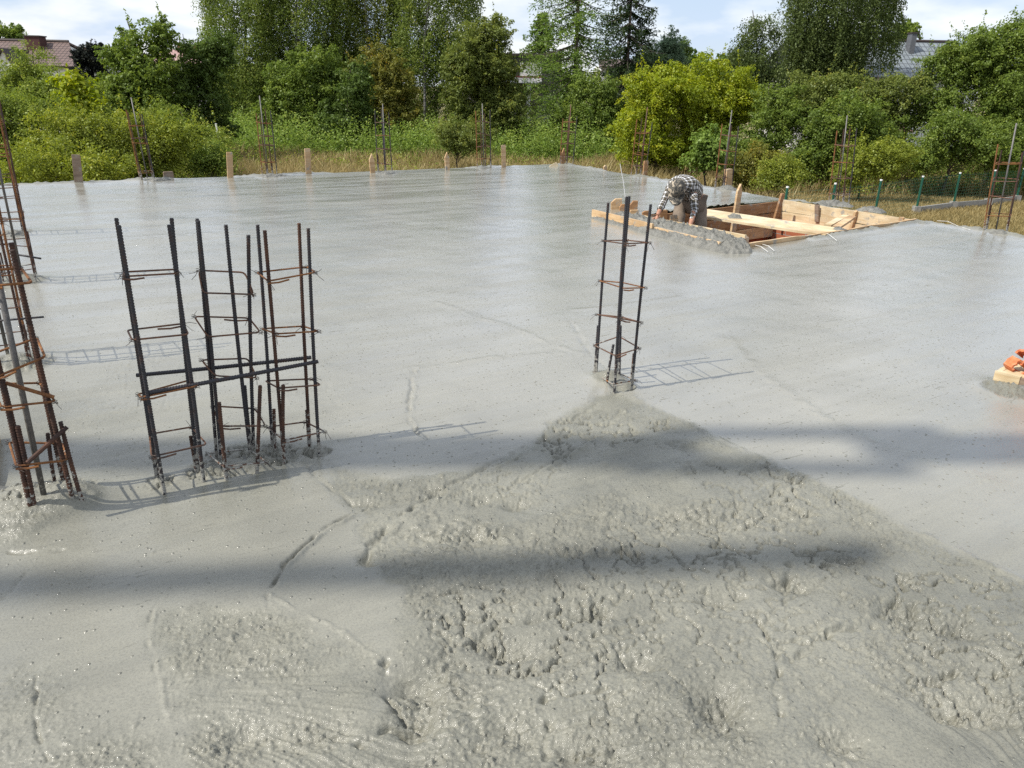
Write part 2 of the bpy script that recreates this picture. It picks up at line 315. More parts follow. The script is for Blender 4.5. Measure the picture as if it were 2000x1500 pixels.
def slab_fields(x,y):
    w1=fbm(x*3,y*3,11,3)-.5; w2=fbm(x*3+9,y*3,12,3)-.5
    near=y<7.5
    R=np.zeros_like(x)
    for poly,wt,sf in ((RP,1,.07),(RP2,.85,.08),(RP3,.6,.15),(RP4,.14,.25)):
        s=sdpoly(x,y,poly)+.16*w1+.07*(fbm(x*14,y*14,13,3)-.5)
        R=np.maximum(R,wt*sst(-sf*.5,sf,s))
    patch=sst(.34,.56,fbm(x*2.3,y*3.1,21,3)); R=R*(.5+.5*patch)
    mz=np.zeros_like(x); mr=np.zeros_like(x)
    for c,r,h in MOUNDS:
        g=G(*c); d=np.hypot(x-g[0],(y-g[1]))/r
        k=np.exp(-d*d*1.6); mz+=h*k*(.4 if g[1]>6.5 else 1); mr=np.maximum(mr,sst(.22,.6,k))
    sd=np.minimum(sdpoly(x,y,OUT),-sdpoly(x,y,HOLE))
    eg=np.exp(-(np.clip(sd,0,9)/.09)**2)*sst(.45,.6,fbm(x*1.3+3,y*1.3,31,2)); far=y>4
    eg=np.where(far,eg,0)
    gm=np.zeros_like(x); gz=np.zeros_like(x)
    for c,rx,ry,h in GOUGES:
        g=G(*c); d=((x-g[0]+w2*.06)/rx)**2+((y-g[1]+w1*.06)/ry)**2
        k=np.exp(-d*1.2); gz+=1.6*h*k; gm=np.maximum(gm,k)
    z=.010*(fbm(x*.9,y*.9,41,3)-.5)+.0045*(fbm(x*3.3,y*3.3,42,3)-.5)
    rough=np.clip(np.maximum(R,np.maximum(mr,eg))+gm*.6*R.clip(.4,1),0,1.5)
    act=(rough>.01)&(y<9)
    X=x[act];Y=y[act];Q=rough[act]; GM=gm[act]; MR=mr[act]
    xw=X+.016*(fbm(X*38,Y*38,51,3)-.5)+.03*(fbm(X*9,Y*9,50,2)-.5); yw=Y+.016*(fbm(X*38+3,Y*38,52,3)-.5)
    tz=np.zeros_like(X)
    for c_,rx_,ry_ in (((900,1045),.34,.16),((1440,1005),.40,.2),((860,1360),.2,.15),((1500,1110),.25,.08)):
        g_=G(*c_); tz=np.maximum(tz,np.exp(-(((X-g_[0])/rx_)**2+((Y-g_[1])/ry_)**2)**2))
    lo=fbm(X*2.6,Y*2.6,56,3); lump=.25+1.2*sst(.40,.58,lo)
    d1_=pebbles(xw,yw,.030,.34,61,.15,.5); d2_=pebbles(xw+.5,yw,.017,.42,67,.22,.55); d3_=pebbles(xw,yw+.3,.010,.5,73,.3,.6)
    pb=d1_*.85+d2_*1.0+d3_*.9
    ps=pebbles(xw*.42,yw,.024,.8,171,.3,.6)*1.2+pebbles(xw*.5+.2,yw+.1,.014,.8,175,.3,.6)
    lf=np.maximum(lump,tz*1.2)
    zz=-.006*Q+Q*lf*(.74*(pb*(1-.7*tz)+ps*tz*1.15)+.010*(fbm(X*34,Y*34,82,4,.66)-.5))
    zz+=Q*(.045*(fbm(X*3.0,Y*3.0,86,2)-.5)+.018*(fbm(X*8,Y*8,83,3)-.5))
    # dragged strokes of the shovel and rake
    dg=3.2*vn(X*.9,Y*.9,58); du=X*np.cos(dg)+Y*np.sin(dg); dv=-X*np.sin(dg)+Y*np.cos(dg)
    zz+=Q*.016*(fbm(du*4,dv*34,87,3)-.5)*sst(.42,.60,vn(X*1.7+3,Y*1.7,59))
    # torn cracks where the paste opened up
    ck=1-np.abs(2*fbm(X*9,Y*9,88,4,.6)-1); zz-=Q*.022*sst(.92,.99,ck)*sst(.45,.6,fbm(X*2,Y*2,89,2))
    rd=1-np.abs(2*fbm(X*14,Y*20,81,4,.6)-1)
    zz+=(GM*R[act].clip(.3,1)*1.7+.7*MR)*(.046*(fbm(X*13,Y*13,84,5,.6)-.5)+.016*(rd-.6)+.25*pb)
    z[act]+=zz
    act2=(rough>.01)&(y>=9); X=x[act2];Y=y[act2]
    z[act2]+=rough[act2]*(.05*(fbm(X*12,Y*12,91,3)-.42))
    z+=mz+gz+eg*.02
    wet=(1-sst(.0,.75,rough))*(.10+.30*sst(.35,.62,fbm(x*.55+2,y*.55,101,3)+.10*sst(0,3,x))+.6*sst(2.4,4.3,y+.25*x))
    for pl,w,h in RIDGES:
        P=PX(pl); xs=[q[0] for q in P]; ys=[q[1] for q in P]
        sel=(x>min(xs)-.3)&(x<max(xs)+.3)&(y>min(ys)-.3)&(y<max(ys)+.3)
        X=x[sel]+.02*w1[sel]*2;Y=y[sel]+.02*w2[sel]*2
        X=X+.02*(fbm(X*26,Y*26,96,3)-.5);Y=Y+.02*(fbm(X*26+5,Y*26,97,3)-.5); d=polyd(X,Y,P); z[sel]+=h*(.55 if h>0 else .75)*np.exp(-(d/(w*.8))**2)*(.1+1.3*sst(.3,.62,fbm(X*15,Y*15,95,3)))
        rough[sel]=np.maximum(rough[sel],.35*np.exp(-(d/(w*1.5))**2))
    # small footprints of splashes: raised crumbs over the smooth parts
    cr_=pebbles(x,y,.11,.10,99,.04,.10); z+=np.where(y<8,cr_*.55,0)
    return z,rough.clip(0,1),wet
ys=[.35]
while ys[-1]<18.4: ys.append(ys[-1]+min(.0021*max(ys[-1],.9)**1.45,.032))
ys=np.array(ys); NU=1250; us=np.linspace(-.80,.80,NU)
Xg=us[None,:]*(ys[:,None]+1.4); Yg=np.repeat(ys[:,None],NU,1)+.0*Xg
x=Xg.ravel(); y=Yg.ravel()
so=sdpoly(x,y,OUT); sh=sdpoly(x,y,HOLE); sd=np.minimum(so,-sh)
ins=(sd>0).reshape(Xg.shape)
fk=ins[:-1,:-1]|ins[1:,:-1]|ins[:-1,1:]|ins[1:,1:]
i=np.arange(len(ys)*NU).reshape(len(ys),NU)
F=np.stack([i[:-1,:-1],i[:-1,1:],i[1:,1:],i[1:,:-1]],-1)[fk]
used=np.unique(F); re=-np.ones(len(x),np.int64); re[used]=np.arange(len(used)); F=re[F]; x=x[used].copy();y=y[used].copy();so=so[used];sh=sh[used]
def snap(x,y,poly):
    bd=np.full(len(x),1e9);bx=x.copy();by=y.copy()
    for k in range(len(poly)):
        a=poly[k];b=poly[(k+1)%len(poly)]; d,t=segd(x,y,a,b); m_=d<bd; bd=np.where(m_,d,bd)
        bx=np.where(m_,a[0]+t*(b[0]-a[0]),bx);by=np.where(m_,a[1]+t*(b[1]-a[1]),by)
    return bx,by
q=so<0; x[q],y[q]=snap(x[q],y[q],OUT)
q=sh>0; x[q],y[q]=snap(x[q],y[q],HOLE)
z,ro,we=slab_fields(x,y)
print('slab verts',len(x),'t',round(time.time()-T0,1))
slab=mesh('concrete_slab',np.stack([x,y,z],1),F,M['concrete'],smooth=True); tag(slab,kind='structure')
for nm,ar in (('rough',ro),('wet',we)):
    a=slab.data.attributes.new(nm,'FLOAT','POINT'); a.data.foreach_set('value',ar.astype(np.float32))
def slab_z(px,py): return 0.0
# body of the slab under the wet top: a closed slab 0.25 m thick with the stairwell cut out
def prism(name,outer,holes,z0,z1,mat,parent=None):
    loops=[[Vector((p[0],p[1],0)) for p in outer]]+[[Vector((p[0],p[1],0)) for p in h] for h in holes]
    tri=tessellate_polygon(loops); P=[p for l in loops for p in l]; n=len(P)
    V=[(p.x,p.y,z1) for p in P]+[(p.x,p.y,z0) for p in P]; F=[tuple(t) for t in tri]+[tuple(k+n for k in t[::-1]) for t in tri]
    o=0
    for l in loops:
        for k in range(len(l)):
            a=o+k;b=o+(k+1)%len(l); F.append((a,b,b+n,a+n))
        o+=len(l)
    me=mesh(name,V,F,mat,parent); return me
body=prism('slab_body',OUT,[HOLE],-.26,-.07,M['concrete']); body.parent=slab
M['brick']=None
def brickmat():
    m,nt,b,L=newmat('hollow_clay_block'); 
    p=pos(nt,(1,1,1),(0,0,-math.atan2(e1[1],e1[0])))
    sx=N(nt,'ShaderNodeSeparateXYZ'); L(p.outputs[0],sx.inputs[0]); ad=N(nt,'ShaderNodeMath',operation='ADD'); L(sx.outputs[0],ad.inputs[0]); L(sx.outputs[1],ad.inputs[1])
    cb=N(nt,'ShaderNodeCombineXYZ'); L(ad.outputs[0],cb.inputs[0]); L(sx.outputs[2],cb.inputs[1])
    br=N(nt,'ShaderNodeTexBrick',i_Scale=1.0,i_Mortar_Size=.006,i_Brick_Width=.37,i_Row_Height=.24); L(cb.outputs[0],br.inputs[0])
    br.inputs['Color1'].default_value=(.42,.13,.06,1);br.inputs['Color2'].default_value=(.36,.11,.05,1);br.inputs['Mortar'].default_value=(.3,.27,.24,1)
    wv=N(nt,'ShaderNodeTexWave',i_Scale=16); L(cb.outputs[0],wv.inputs[0])
    r=ramp(nt,[(.15,(.62,.62,.62)),(.5,(1,1,1))]); L(wv.outputs['Fac'],r.inputs[0])
    mx=N(nt,'ShaderNodeMix',data_type='RGBA',blend_type='MULTIPLY'); mx.inputs[0].default_value=1; L(br.outputs[0],mx.inputs[6]); L(r.outputs[0],mx.inputs[7]); L(mx.outputs[2],b.inputs['Base Color'])
    b.inputs['Roughness'].default_value=.9
    bp=N(nt,'ShaderNodeBump',i_Strength=.6,i_Distance=.006); L(wv.outputs['Fac'],bp.inputs['Height']); L(bp.outputs[0],b.inputs['Normal']); return m
M['brick']=brickmat()
inset=[np.array(p) for p in OUT]
cen=np.mean(inset,0); OUT_IN=[tuple(p+(cen-p)*.03) for p in inset]
ow=MB()
for k in range(len(OUT_IN)):
    a=OUT_IN[k]; b=OUT_IN[(k+1)%len(OUT_IN)]; ow.plank((*a,-1.65),(*b,-1.65),.22,2.74)
lw=ow.build('building_wall',M['brick']); tag(lw,kind='structure')
del lw['kind']; lw.name='block_wall'; tag(lw,'orange hollow block wall of the unfinished storey carrying the slab edge','wall')
# ---------------------------------------------------------------- rebar cages
wseed=[0]
def wire(p,parent,n=1,s=.05):   # twisted tie wire with loose tails
    mb=MB(); rr=random.Random(wseed[0]); wseed[0]+=1
    q=np.array(p); L=[]
    for k in range(9): a=k*2.1; L.append(q+np.array([math.cos(a)*.011,math.sin(a)*.011,(k-4)*.0022]))
    mb.tube(L,.0011,4)
    for t in range(2):
        d=np.array([rr.uniform(-1,1),rr.uniform(-.4,.4),rr.uniform(-1,.2)]); d/=np.linalg.norm(d); l=s*rr.uniform(.5,1.1)
        e=q+d*l; mid=q+d*l*.5+np.array([0,0,rr.uniform(-.3,.5)*l*.4]); mb.tube([q,mid,e],.0011,4)
    return mb.build('tie_wire',M['wire'],parent)
def rounded(P,r=.018,n=4):
    P=np.asarray(P); out=[]; m=len(P)
    for i in range(m):
        a=P[i-1]-P[i]; b=P[(i+1)%m]-P[i]; la=np.linalg.norm(a);lb=np.linalg.norm(b); k=min(r,la*.4,lb*.4); a=a/la*k;b=b/lb*k
        for t in np.linspace(0,1,n): out.append(P[i]+a*(1-t)**2+b*t**2)
    return out
def bar_at(b,py):   # point of a bar at pixel row
    (bx,by,tx,ty)=b[:4]; t=(py-by)/(ty-by); return bx+(tx-bx)*t
def cage(name,label,cat,bars,stirs,group,ties=True,sr=.0037,extra=(),rib=True):
    base=np.mean([G(b[0],b[1]) for b in bars],0); base[2]=0
    t=thing(name,label,cat,base,group)
    Y=[]
    for k,b in enumerate(bars):
        p=G(b[0],b[1]); q=P3(b[2],b[3],p[1]+b[6] if len(b)>6 else p[1]); Y.append(p[1])
        d=(q-p)/np.linalg.norm(q-p); p2=p-d*.06
        mat=M[b[5]]
        if b[5]=='pipe': V,F=tube([p2,q],b[4],12)
        elif rib: V,F=ribbed(p2,q,b[4],k+len(bars)*7)
        else: V,F=tube([p2,(p2+q)/2+np.array([.004,0,0]),q],b[4],6)
        mesh('galvanised_rod' if b[5]=='pipe' else 'rebar',V,F,mat,t,smooth=(b[5]=='pipe' or rib))
    for s in stirs:
        pts=[]; 
        for (px,py,bi,side) in s['c']:
            pts.append(P3(px,py,Y[bi]+side*.012))
        pts=np.array(pts); r=s.get('r',sr)
        mb=MB(); mb.tube(rounded(pts),r,6,closed=True)
        k=s.get('hook',0)   # overlapping tail along one side
        a=pts[k];b_=pts[(k+1)%len(pts)]; off=np.array([0,-.008,-.008])
        L=s.get('tail',.45); d=(b_-a); mb.tube([a+off,a+off+d*L*.5+np.array([0,0,-.004]),a+off+d*L],r,6)
        mb.build('stirrup',M[s.get('m','stirrup')],t)
        if ties:
            for q in range(len(pts)):
                if (q+len(stirs))%2==0 or s.get('t'): wire(pts[q]+np.array([.0,-.004,0]),t)
    for (a,b,r,m_) in extra:
        V,F=tube([a,b],r,8); mesh('cross_bar',V,F,M[m_],t)
    return t
S='steel';R_='rusty'
GR3='three rebar cages standing side by side'
cage('rebar_cage','dark rebar cage left of its trio, two crossing bars threaded through it','rebar cage',
 [(322,966,232,440,.0078,S),(306,932,227,426,.0078,S),(398,946,330,439,.0078,S),(388,926,335,426,.0078,S),(384,924,372,852,.0073,R_),(309,930,290,800,.0073,R_)],
 [dict(c=[(240,540,0,-1),(347,534,2,-1),(344,526,3,1),(243,531,1,1)],t=1,tail=.4),
  dict(c=[(258,664,0,-1),(368,653,2,-1),(358,632,3,1),(249,645,1,1)],hook=2,m='stirrup'),
  dict(c=[(276,776,0,-1),(386,754,2,-1),(372,742,3,1),(270,770,1,1)],t=1,m='orange_rust'),
  dict(c=[(296,892,0,-1),(404,868,2,-1),(374,834,3,1),(292,848,1,1)])],GR3)
cage('rebar_cage','dark rebar cage in the middle of its trio, with rounded rust stirrups','rebar cage',
 [(432,905,387,431,.0073,S),(424,902,385,427,.0073,S),(490,893,441,439,.0078,S),(496,887,485,459,.0078,S),(443,942,428,786,.0078,R_),(494,891,478,753,.0073,S),(502,928,508,753,.0078,R_)],
 [dict(c=[(396,572,0,-1),(496,575,3,-1),(478,532,3,1),(388,528,1,1)],tail=.4,hook=1),
  dict(c=[(406,658,0,-1),(509,649,3,-1),(486,621,3,1),(379,618,1,1)],t=1,hook=2),
  dict(c=[(420,734,0,-1),(502,738,3,-1),(484,700,3,1),(393,703,1,1)]),
  dict(c=[(430,832,0,-1),(519,832,3,-1),(498,798,3,1),(415,793,1,1)],t=1),
  dict(c=[(436,911,4,-1),(521,903,6,-1),(486,877,3,1),(405,886,1,1)])],GR3)
cage('rebar_cage','rebar cage right of its trio, with a reddish rusty bar','rebar cage',
 [(532,880,503,439,.0073,S),(555,908,517,450,.0073,R_),(606,875,584,436,.0073,R_),(624,894,602,446,.0073,S),(538,888,535,799,.0073,R_),(556,909,553,752,.0078,R_),(604,873,599,801,.0073,R_)],
 [dict(c=[(524,549,1,-1),(616,532,3,-1),(600,521,2,1),(502,532,0,1)],t=1,m='orange_rust'),
  dict(c=[(540,652,1,-1),(623,647,3,-1),(592,637,2,1),(511,642,0,1)],m='orange_rust',t=1),
  dict(c=[(544,758,1,-1),(626,752,3,-1),(608,740,2,1),(518,744,0,1)],hook=0),
  dict(c=[(554,860,1,-1),(635,843,3,-1),(596,824,2,1),(523,834,0,1)],t=1)],GR3)
for (x0,y0,Y0,x1,y1,Y1,lb) in ((266,733,3.04,608,698,3.28,'straight dark bar laid through the three cages, the upper of two'),(291,767,2.78,621,706,3.14,'straight dark bar slanting through the three cages, the lower of two')):
    a=P3(x0,y0,Y0); b=P3(x1,y1,Y1); V,F=ribbed(a,b,.0085,5); mid=(a+b)/2
    tag(mesh('loose_rebar',V,F,M['steel'],None,mid,True),lb,'rebar','loose bars through the cages')
cage('rebar_cage','tall dark rebar cage standing alone in the middle of the slab','rebar cage',
 [(1165,729,1188,396,.0073,S),(1161,728,1168,636,.0073,S),(1200,766,1224,384,.0078,S),(1204,733,1229,383,.0078,S),(1234,760,1271,399,.0075,S),(1210,743,1212,636,.0073,S),(1185,753,1198,673,.0073,S),(1231,752,1238,690,.007,R_)],
 [dict(c=[(1219,476,2,-1),(1269,474,4,0),(1224,469,3,1),(1176,470,0,0)],t=1),
  dict(c=[(1218,563,2,-1),(1261,562,4,0),(1216,552,3,1),(1170,548,0,0)],m='orange_rust'),
  dict(c=[(1212,622,2,-1),(1253,630,4,0),(1214,619,3,1),(1164,614,0,0)],t=1),
  dict(c=[(1202,695,2,-1),(1249,680,4,0),(1209,657,3,1),(1160,674,0,0)],t=1),
  dict(c=[(1196,750,2,-1),(1242,743,4,0),(1204,727,3,1),(1159,728,0,0)],m='orange_rust')],'rebar cages')
# tall leaning cage at the left frame edge
tl=cage('rebar_cage','nearest rusty cage leaning past the left frame edge, grey rod inside','rebar cage',
 [(67,1023,-57,470,.009,R_),(73,1022,34,832,.009,R_),(150,1005,24,488,.009,R_),(129,963,22,474,.009,R_),(169,1003,118,824,.0078,R_),(113,967,93,846,.0073,R_),(94,1007,-30,420,.0105,'pipe'),(60,980,-66,468,.0073,R_)],
 [dict(c=[(32,910,0,-1),(131,899,2,-1),(122,866,3,1),(18,864,7,1)],t=1,m='orange_rust',r=.0045),
  dict(c=[(3,795,0,-1),(108,784,2,-1),(78,748,3,1),(-20,750,7,1)],m='orange_rust',r=.0042,t=1),
  dict(c=[(-12,738,0,-1),(88,697,2,-1),(72,660,3,1),(-40,700,7,1)],m='orange_rust',r=.0045),
  dict(c=[(-40,560,0,-1),(62,552,2,-1),(42,524,3,1),(-60,530,7,1)],m='orange_rust',r=.0048)],
 'rusty rebar cages along the left slab edge',
 extra=[(P3(53,904,2.5),P3(131,834,2.62),.0085,'rusty'),(P3(11,748,2.55),P3(106,776,2.6),.0075,'orange_rust')])
def cage2(label,bx,by,tx,ty,w,dp,H2,rod,stf,group='rusty rebar cages around the slab edge',r=.0075,mats=('rusty','rusty','orange_rust','rusty'),cat='rebar cage',ang=.55,near=False,seed=0,rodm='pipe',smat='stirrup'):
    """four-bar column cage standing at base pixel (bx,by), top pixel (tx,ty); w = width in m"""
    rr=np.random.default_rng(seed+31)
    p=G(bx,by); q=P3(tx,ty,p[1]); t=thing('rebar_cage',label,cat,p,group)
    up=q-p; Lb=np.linalg.norm(up)
    cs=[np.array([c_[0]*e1[0]+c_[1]*e2[0],c_[0]*e1[1]+c_[1]*e2[1],0]) for c_ in ((-w/2,w/2),(w/2,w/2),(w/2,-w/2),(-w/2,-w/2))]
    ca,sa=math.cos(ang-.55),math.sin(ang-.55); cs=[np.array([c_[0]*ca-c_[1]*sa,c_[0]*sa+c_[1]*ca,0]) for c_ in cs]
    for k,c_ in enumerate(cs):
        j=rr.normal(0,.012,3)*np.array([1,1,0]); L=1+rr.uniform(-.06,.03)
        a=p+c_-up*.05; b=p+c_+up*L+j
        V,F=ribbed(a,b,r,k+seed,pitch=.012,k=6) if near else tube([a,(a+b)/2+rr.normal(0,.004,3),b],r,6)
        mesh('rebar',V,F,M[mats[k%4]],t)
        if rr.random()<.5:
            a=p+c_*1.0+np.array([.015,0,0]); V,F=tube([a-up*.03,a+up*rr.uniform(.15,.3)],r,6); mesh('rebar',V,F,M['rusty'],t)
    if rod:
        a=p+np.array([rr.uniform(-.03,.03),0,0]); b=a+np.array([up[0]*H2,up[1],up[2]*H2]); V,F=tube([a,b],.0095,8); mesh('galvanised_rod',V,F,M[rodm],t,smooth=True)
    for f in stf:
        pts=[p+c_*1.10+up*f+np.array([0,0,rr.normal(0,.012)]) for c_ in cs]
        mb=MB(); mb.tube(rounded(pts,.02,3),.0058 if not near else .004,5,closed=True)
        mb.tube([pts[0],pts[0]+(pts[1]-pts[0])*.5+np.array([0,0,.012])],.0045,5)
        mb.build('stirrup',M[smat if rr.random()<.6 else 'orange_rust'],t)
        if near: wire(pts[0],t); wire(pts[2],t)
    return t
LG='rusty rebar cages along the left slab edge'
cage2('rusty cage behind the nearest left one, thin dark rod jutting right',12,712,-95,250,.24,.2,1.15,True,(.12,.27,.42,.58,.75,.9),LG,near=True,seed=1)
cage2('rusty cage at the left frame edge, beside the first soft footing of mud',40,552,-42,175,.22,.2,1.2,True,(.08,.22,.36,.52,.68,.84),LG,near=True,seed=2)
cage2('farthest rusty cage of the left slab edge, only its foot in frame',22,458,-40,160,.22,.2,1.1,False,(.1,.25,.4,.6,.8),LG,near=True,seed=3)
mbx=MB(); a=P3(0,637,4.25);b=P3(85,619,4.25); V,F=tube([a-np.array([.3,0,0]),b],.006,6); tag(mesh('loose_rebar',V,F,M['steel'],None,a,True),'thin dark rod jutting right from a cage at the left frame edge','rebar','loose bars through the cages')
V,F=tube([P3(20,495,6.2),P3(80,505,6.2)],.008,6); tag(mesh('loose_rebar',V,F,M['steel'],None,P3(20,495,6.2),True),'short dark stub of bar pointing right, upper left cage','rebar','loose bars through the cages')
far=[ # label, bx,by,tx,ty,w, rodtop factor, stirrups
 ('far rusty cage at the left, leaning, beside a low grey block',288,352,261,218,.20,1.2,(.12,.55,.62,.8)),
 ('far cage with a pale slanted stirrup, left of a square stake',527,343,513,216,.19,1.22,(.22,.47,.62,.82)),
 ('far dark cage with orange stirrup near its top, beside a pointed stake',752,336,746,217,.19,1.12,(.14,.38,.6,.82)),
 ('far cage in front of the dark olive tree with rust-red stirrups',945,328,942,217,.20,1.13,(.16,.38,.6,.82)),
 ('thin cage at the far corner of the slab, behind a pointed stake',1106,322,1112,228,.20,1.25,(.18,.45,.7,.9)),
 ('cage in front of the bright yellow shrub',1246,343,1259,232,.20,1.2,(.18,.38,.56,.76)),
 ('cage behind the worker with a short post inside',1412,366,1428,240,.20,1.19,(.18,.37,.58,.8)),
 ('cage behind the stairwell in front of the dense green shrubs',1638,396,1654,251,.22,1.17,(.12,.34,.55,.78)),
 ('cage at the right frame edge with long grey rod',1944,452,1976,286,.24,1.26,(.2,.42,.62,.8))]
for k,(lb,bx,by,tx,ty,w,h2_,st) in enumerate(far):
    cage2(lb,bx,by,tx,ty,w,.2,h2_,True,st,seed=40+k,r=.0095,ang=.55+.2*(k%3),mats=('rusty','steel','rusty','orange_rust') if k!=2 else ('steel',)*4,rodm='pipe' if k not in (4,5) else 'stirrup')
# ---------------------------------------------------------------- edge stakes
def board(name,label,cat,a,b,w,t_,mat,group=None,point=0,side=None,parent=None):
    """upright board a->b, width w along side, thickness t_, optional pointed top"""
    a=np.asarray(a,float);b=np.asarray(b,float); d=(b-a)/np.linalg.norm(b-a); s=np.array(side if side is not None else (e1[0],e1[1],0),float); s-=d*np.dot(s,d); s/=np.linalg.norm(s); n=np.cross(d,s)
    prof=[(-w/2,0),(w/2,0)]
    L=np.linalg.norm(b-a)
    if point and name=='wooden_block': prof+=[(w/2,L),(-w*.08,L),(-w/2,L-point)]
    elif point: prof+=[(w/2,L-point),(w*.06,L),(-w/2,L-point*.9)]
    else: prof+=[(w/2,L-.01),(w/2-.008,L),(-w/2+.006,L-.002),(-w/2,L-.012)]
    k=len(prof); V=[a+s*u+d*v+n*t_/2 for u,v in prof]+[a+s*u+d*v-n*t_/2 for u,v in prof]
    F=[tuple(range(k)),tuple(range(2*k-1,k-1,-1))]+[(i,i+k,(i+1)%k+k,(i+1)%k) for i in range(k)]
    o=mesh(name,V,F,mat,parent,None if parent else a)
    if label: tag(o,label,cat,group)
    return o
SG='wooden stakes along the slab edge'
def stake(lb,bx,by,tx,ty,wpx,point=0,m='wood',t_=.03,ext=.25,grp=SG):
    p=G(bx,by); q=P3(tx,ty,p[1]); d=(q-p); w=wpx/(FP/(p[1]*cp+HC*sp))
    board('wooden_stake',lb,'stake',p-d/np.linalg.norm(d)*ext,q,w,t_,M[m],grp,point*w)
stake('tall flat grey-brown stake at the far left, before the yellow-green bushes',154,357,148,302,15,0,'wood_grey')
stake('low wide wooden block just right of the leftmost far cage',330,348,328,335,18,0,'wood_grey',t_=.05)
stake('square-topped stake between the block and a cage, at the far edge',450,347,448,297,11,0,'wood')
stake('square-topped stake right of the cage with the slanted stirrup',603,340,600,290,11,0,'wood')
stake('pointed stake immediately left of the dark far cage',728,338,725,300,10,1.2,'wood')
stake('pointed stake beside the forked sapling',874,332,872,297,9,1.2,'wood')
stake('tall square stake right of the olive tree cage, at the far edge',984,326,983,283,9,0,'wood')
stake('pointed brown stake at the far corner of the slab',1099,321,1101,289,9,1.3,'wood_dark')
stake('tiny stake top between the far corner and the yellow shrub cage',1182,330,1182,322,8,.5,'wood')
stake('brown stake beside the cage in front of the yellow shrub',1259,345,1262,314,10,0,'wood_dark')
stake('light round-edged post standing inside the cage behind the worker',1421,367,1423,330,13,0,'wood',t_=.08)
stake('thin offcut lying upright on the far corner edge',1082,325,1080,320,18,0,'wood_pale')
# ---------------------------------------------------------------- stairwell walls and formwork
def quadboard(a,b,top,h,t_,mat,name,parent,jit=0):
    """board on edge from a to b (xy), top z, height h, thickness t_ on the inner side"""
    a=np.array([a[0],a[1],top-h/2]);b=np.array([b[0],b[1],top-h/2]); mb=MB(); mb.plank(a,b,t_,h); return mb.build(name,mat,parent)
hc=np.mean(HOLE,0)
fw=thing('stairwell_formwork','timber boards lining the rectangular stair opening in the slab','formwork',(*hc,-.3))
def inw(p,k): p=np.array(p); d=hc-p; return p+d/np.linalg.norm(d)*k
sidesH=[(Ha,Hb,'wood_dark',-.004),(Hb,Hc,'wood_pale',.012)]  # back-left boards lie in shadow: their shade is put into the darker wood colour
for (a,b,mt,top) in sidesH:
    a2=np.array(a);b2=np.array(b); n=np.array([b2[1]-a2[1],-(b2[0]-a2[0])]); n/=np.linalg.norm(n)
    if np.dot(n,hc-a2)<0:n=-n
    z=top
    for k,hh in enumerate((.17,.19,.18)):
        off=.03+.004*k+(.003 if k==1 else 0)
        d=(b2-a2)/np.linalg.norm(b2-a2)
        aa=a2+n*off+d*.02; bb=b2+n*off-d*(.02+.03*0)
        # boards get slightly wavy bark edges
        m_=10; V=[];F=[]
        zt=[z+random.uniform(-.006,.006) for _ in range(m_+1)]; zb=[z-hh+.008+random.uniform(-.008,.004)-(.03*math.exp(-((i_-4)/1.6)**2) if mt=='wood_pale' and k==1 else 0) for i_ in range(m_+1)]
        for i_ in range(m_+1):
            c_=aa+(bb-aa)*i_/m_
            for (nn,zz) in ((0,zb[i_]),(0,zt[i_]),(.024,zt[i_]),(.024,zb[i_])): V.append((c_[0]+n[0]*nn,c_[1]+n[1]*nn,zz))
        for i_ in range(m_):
            for q_ in range(4): F.append((i_*4+q_,i_*4+(q_+1)%4,i_*4+4+(q_+1)%4,i_*4+4+q_))
        F+= [(0,1,2,3),(m_*4+3,m_*4+2,m_*4+1,m_*4)]
        mesh('board',V,F,M[mt if k!=2 else 'wood'],fw); z-=hh+.003
# near and right boards: thin boards on edge standing a little above the concrete
rd=(np.array(Hc)-np.array(Hd)); rd/=np.linalg.norm(rd); rn=np.array([-rd[1],rd[0]])
if np.dot(rn,hc-np.array(Hd))<0: rn=-rn
p0=np.array(Hd)+rd*.03; p1=np.array(Hc)-rd*.05
m_=16
V=[];F=[]
for i_ in range(m_+1):
    c_=p0+(p1-p0)*i_/m_+rn*(.012+.008*math.sin(i_*1.3)); zt=.035+random.uniform(-.004,.004)+(.012 if i_<5 else 0)
    for nn,zz in ((0,-.2),(0,zt),(.03,zt),(.03,-.2)): V.append((c_[0]+rn[0]*nn,c_[1]+rn[1]*nn,zz))
for i_ in range(m_):
    for q_ in range(4): F.append((i_*4+q_,i_*4+(q_+1)%4,i_*4+4+(q_+1)%4,i_*4+4+q_))
F+=[(0,1,2,3),(m_*4+3,m_*4+2,m_*4+1,m_*4)]
mesh('board',V,F,M['wood'],fw)
mb=MB(); a=G(1462,473)[:2]; b=G(1524,464)[:2]; mb.plank((*(np.array(Hd)+rd*.05+rn*.11),-.01),(*(np.array(Hd)+rd*1.0+rn*.11),-.012),.12,.024); mb.build('ledge_board',M['wood_pale'],fw)
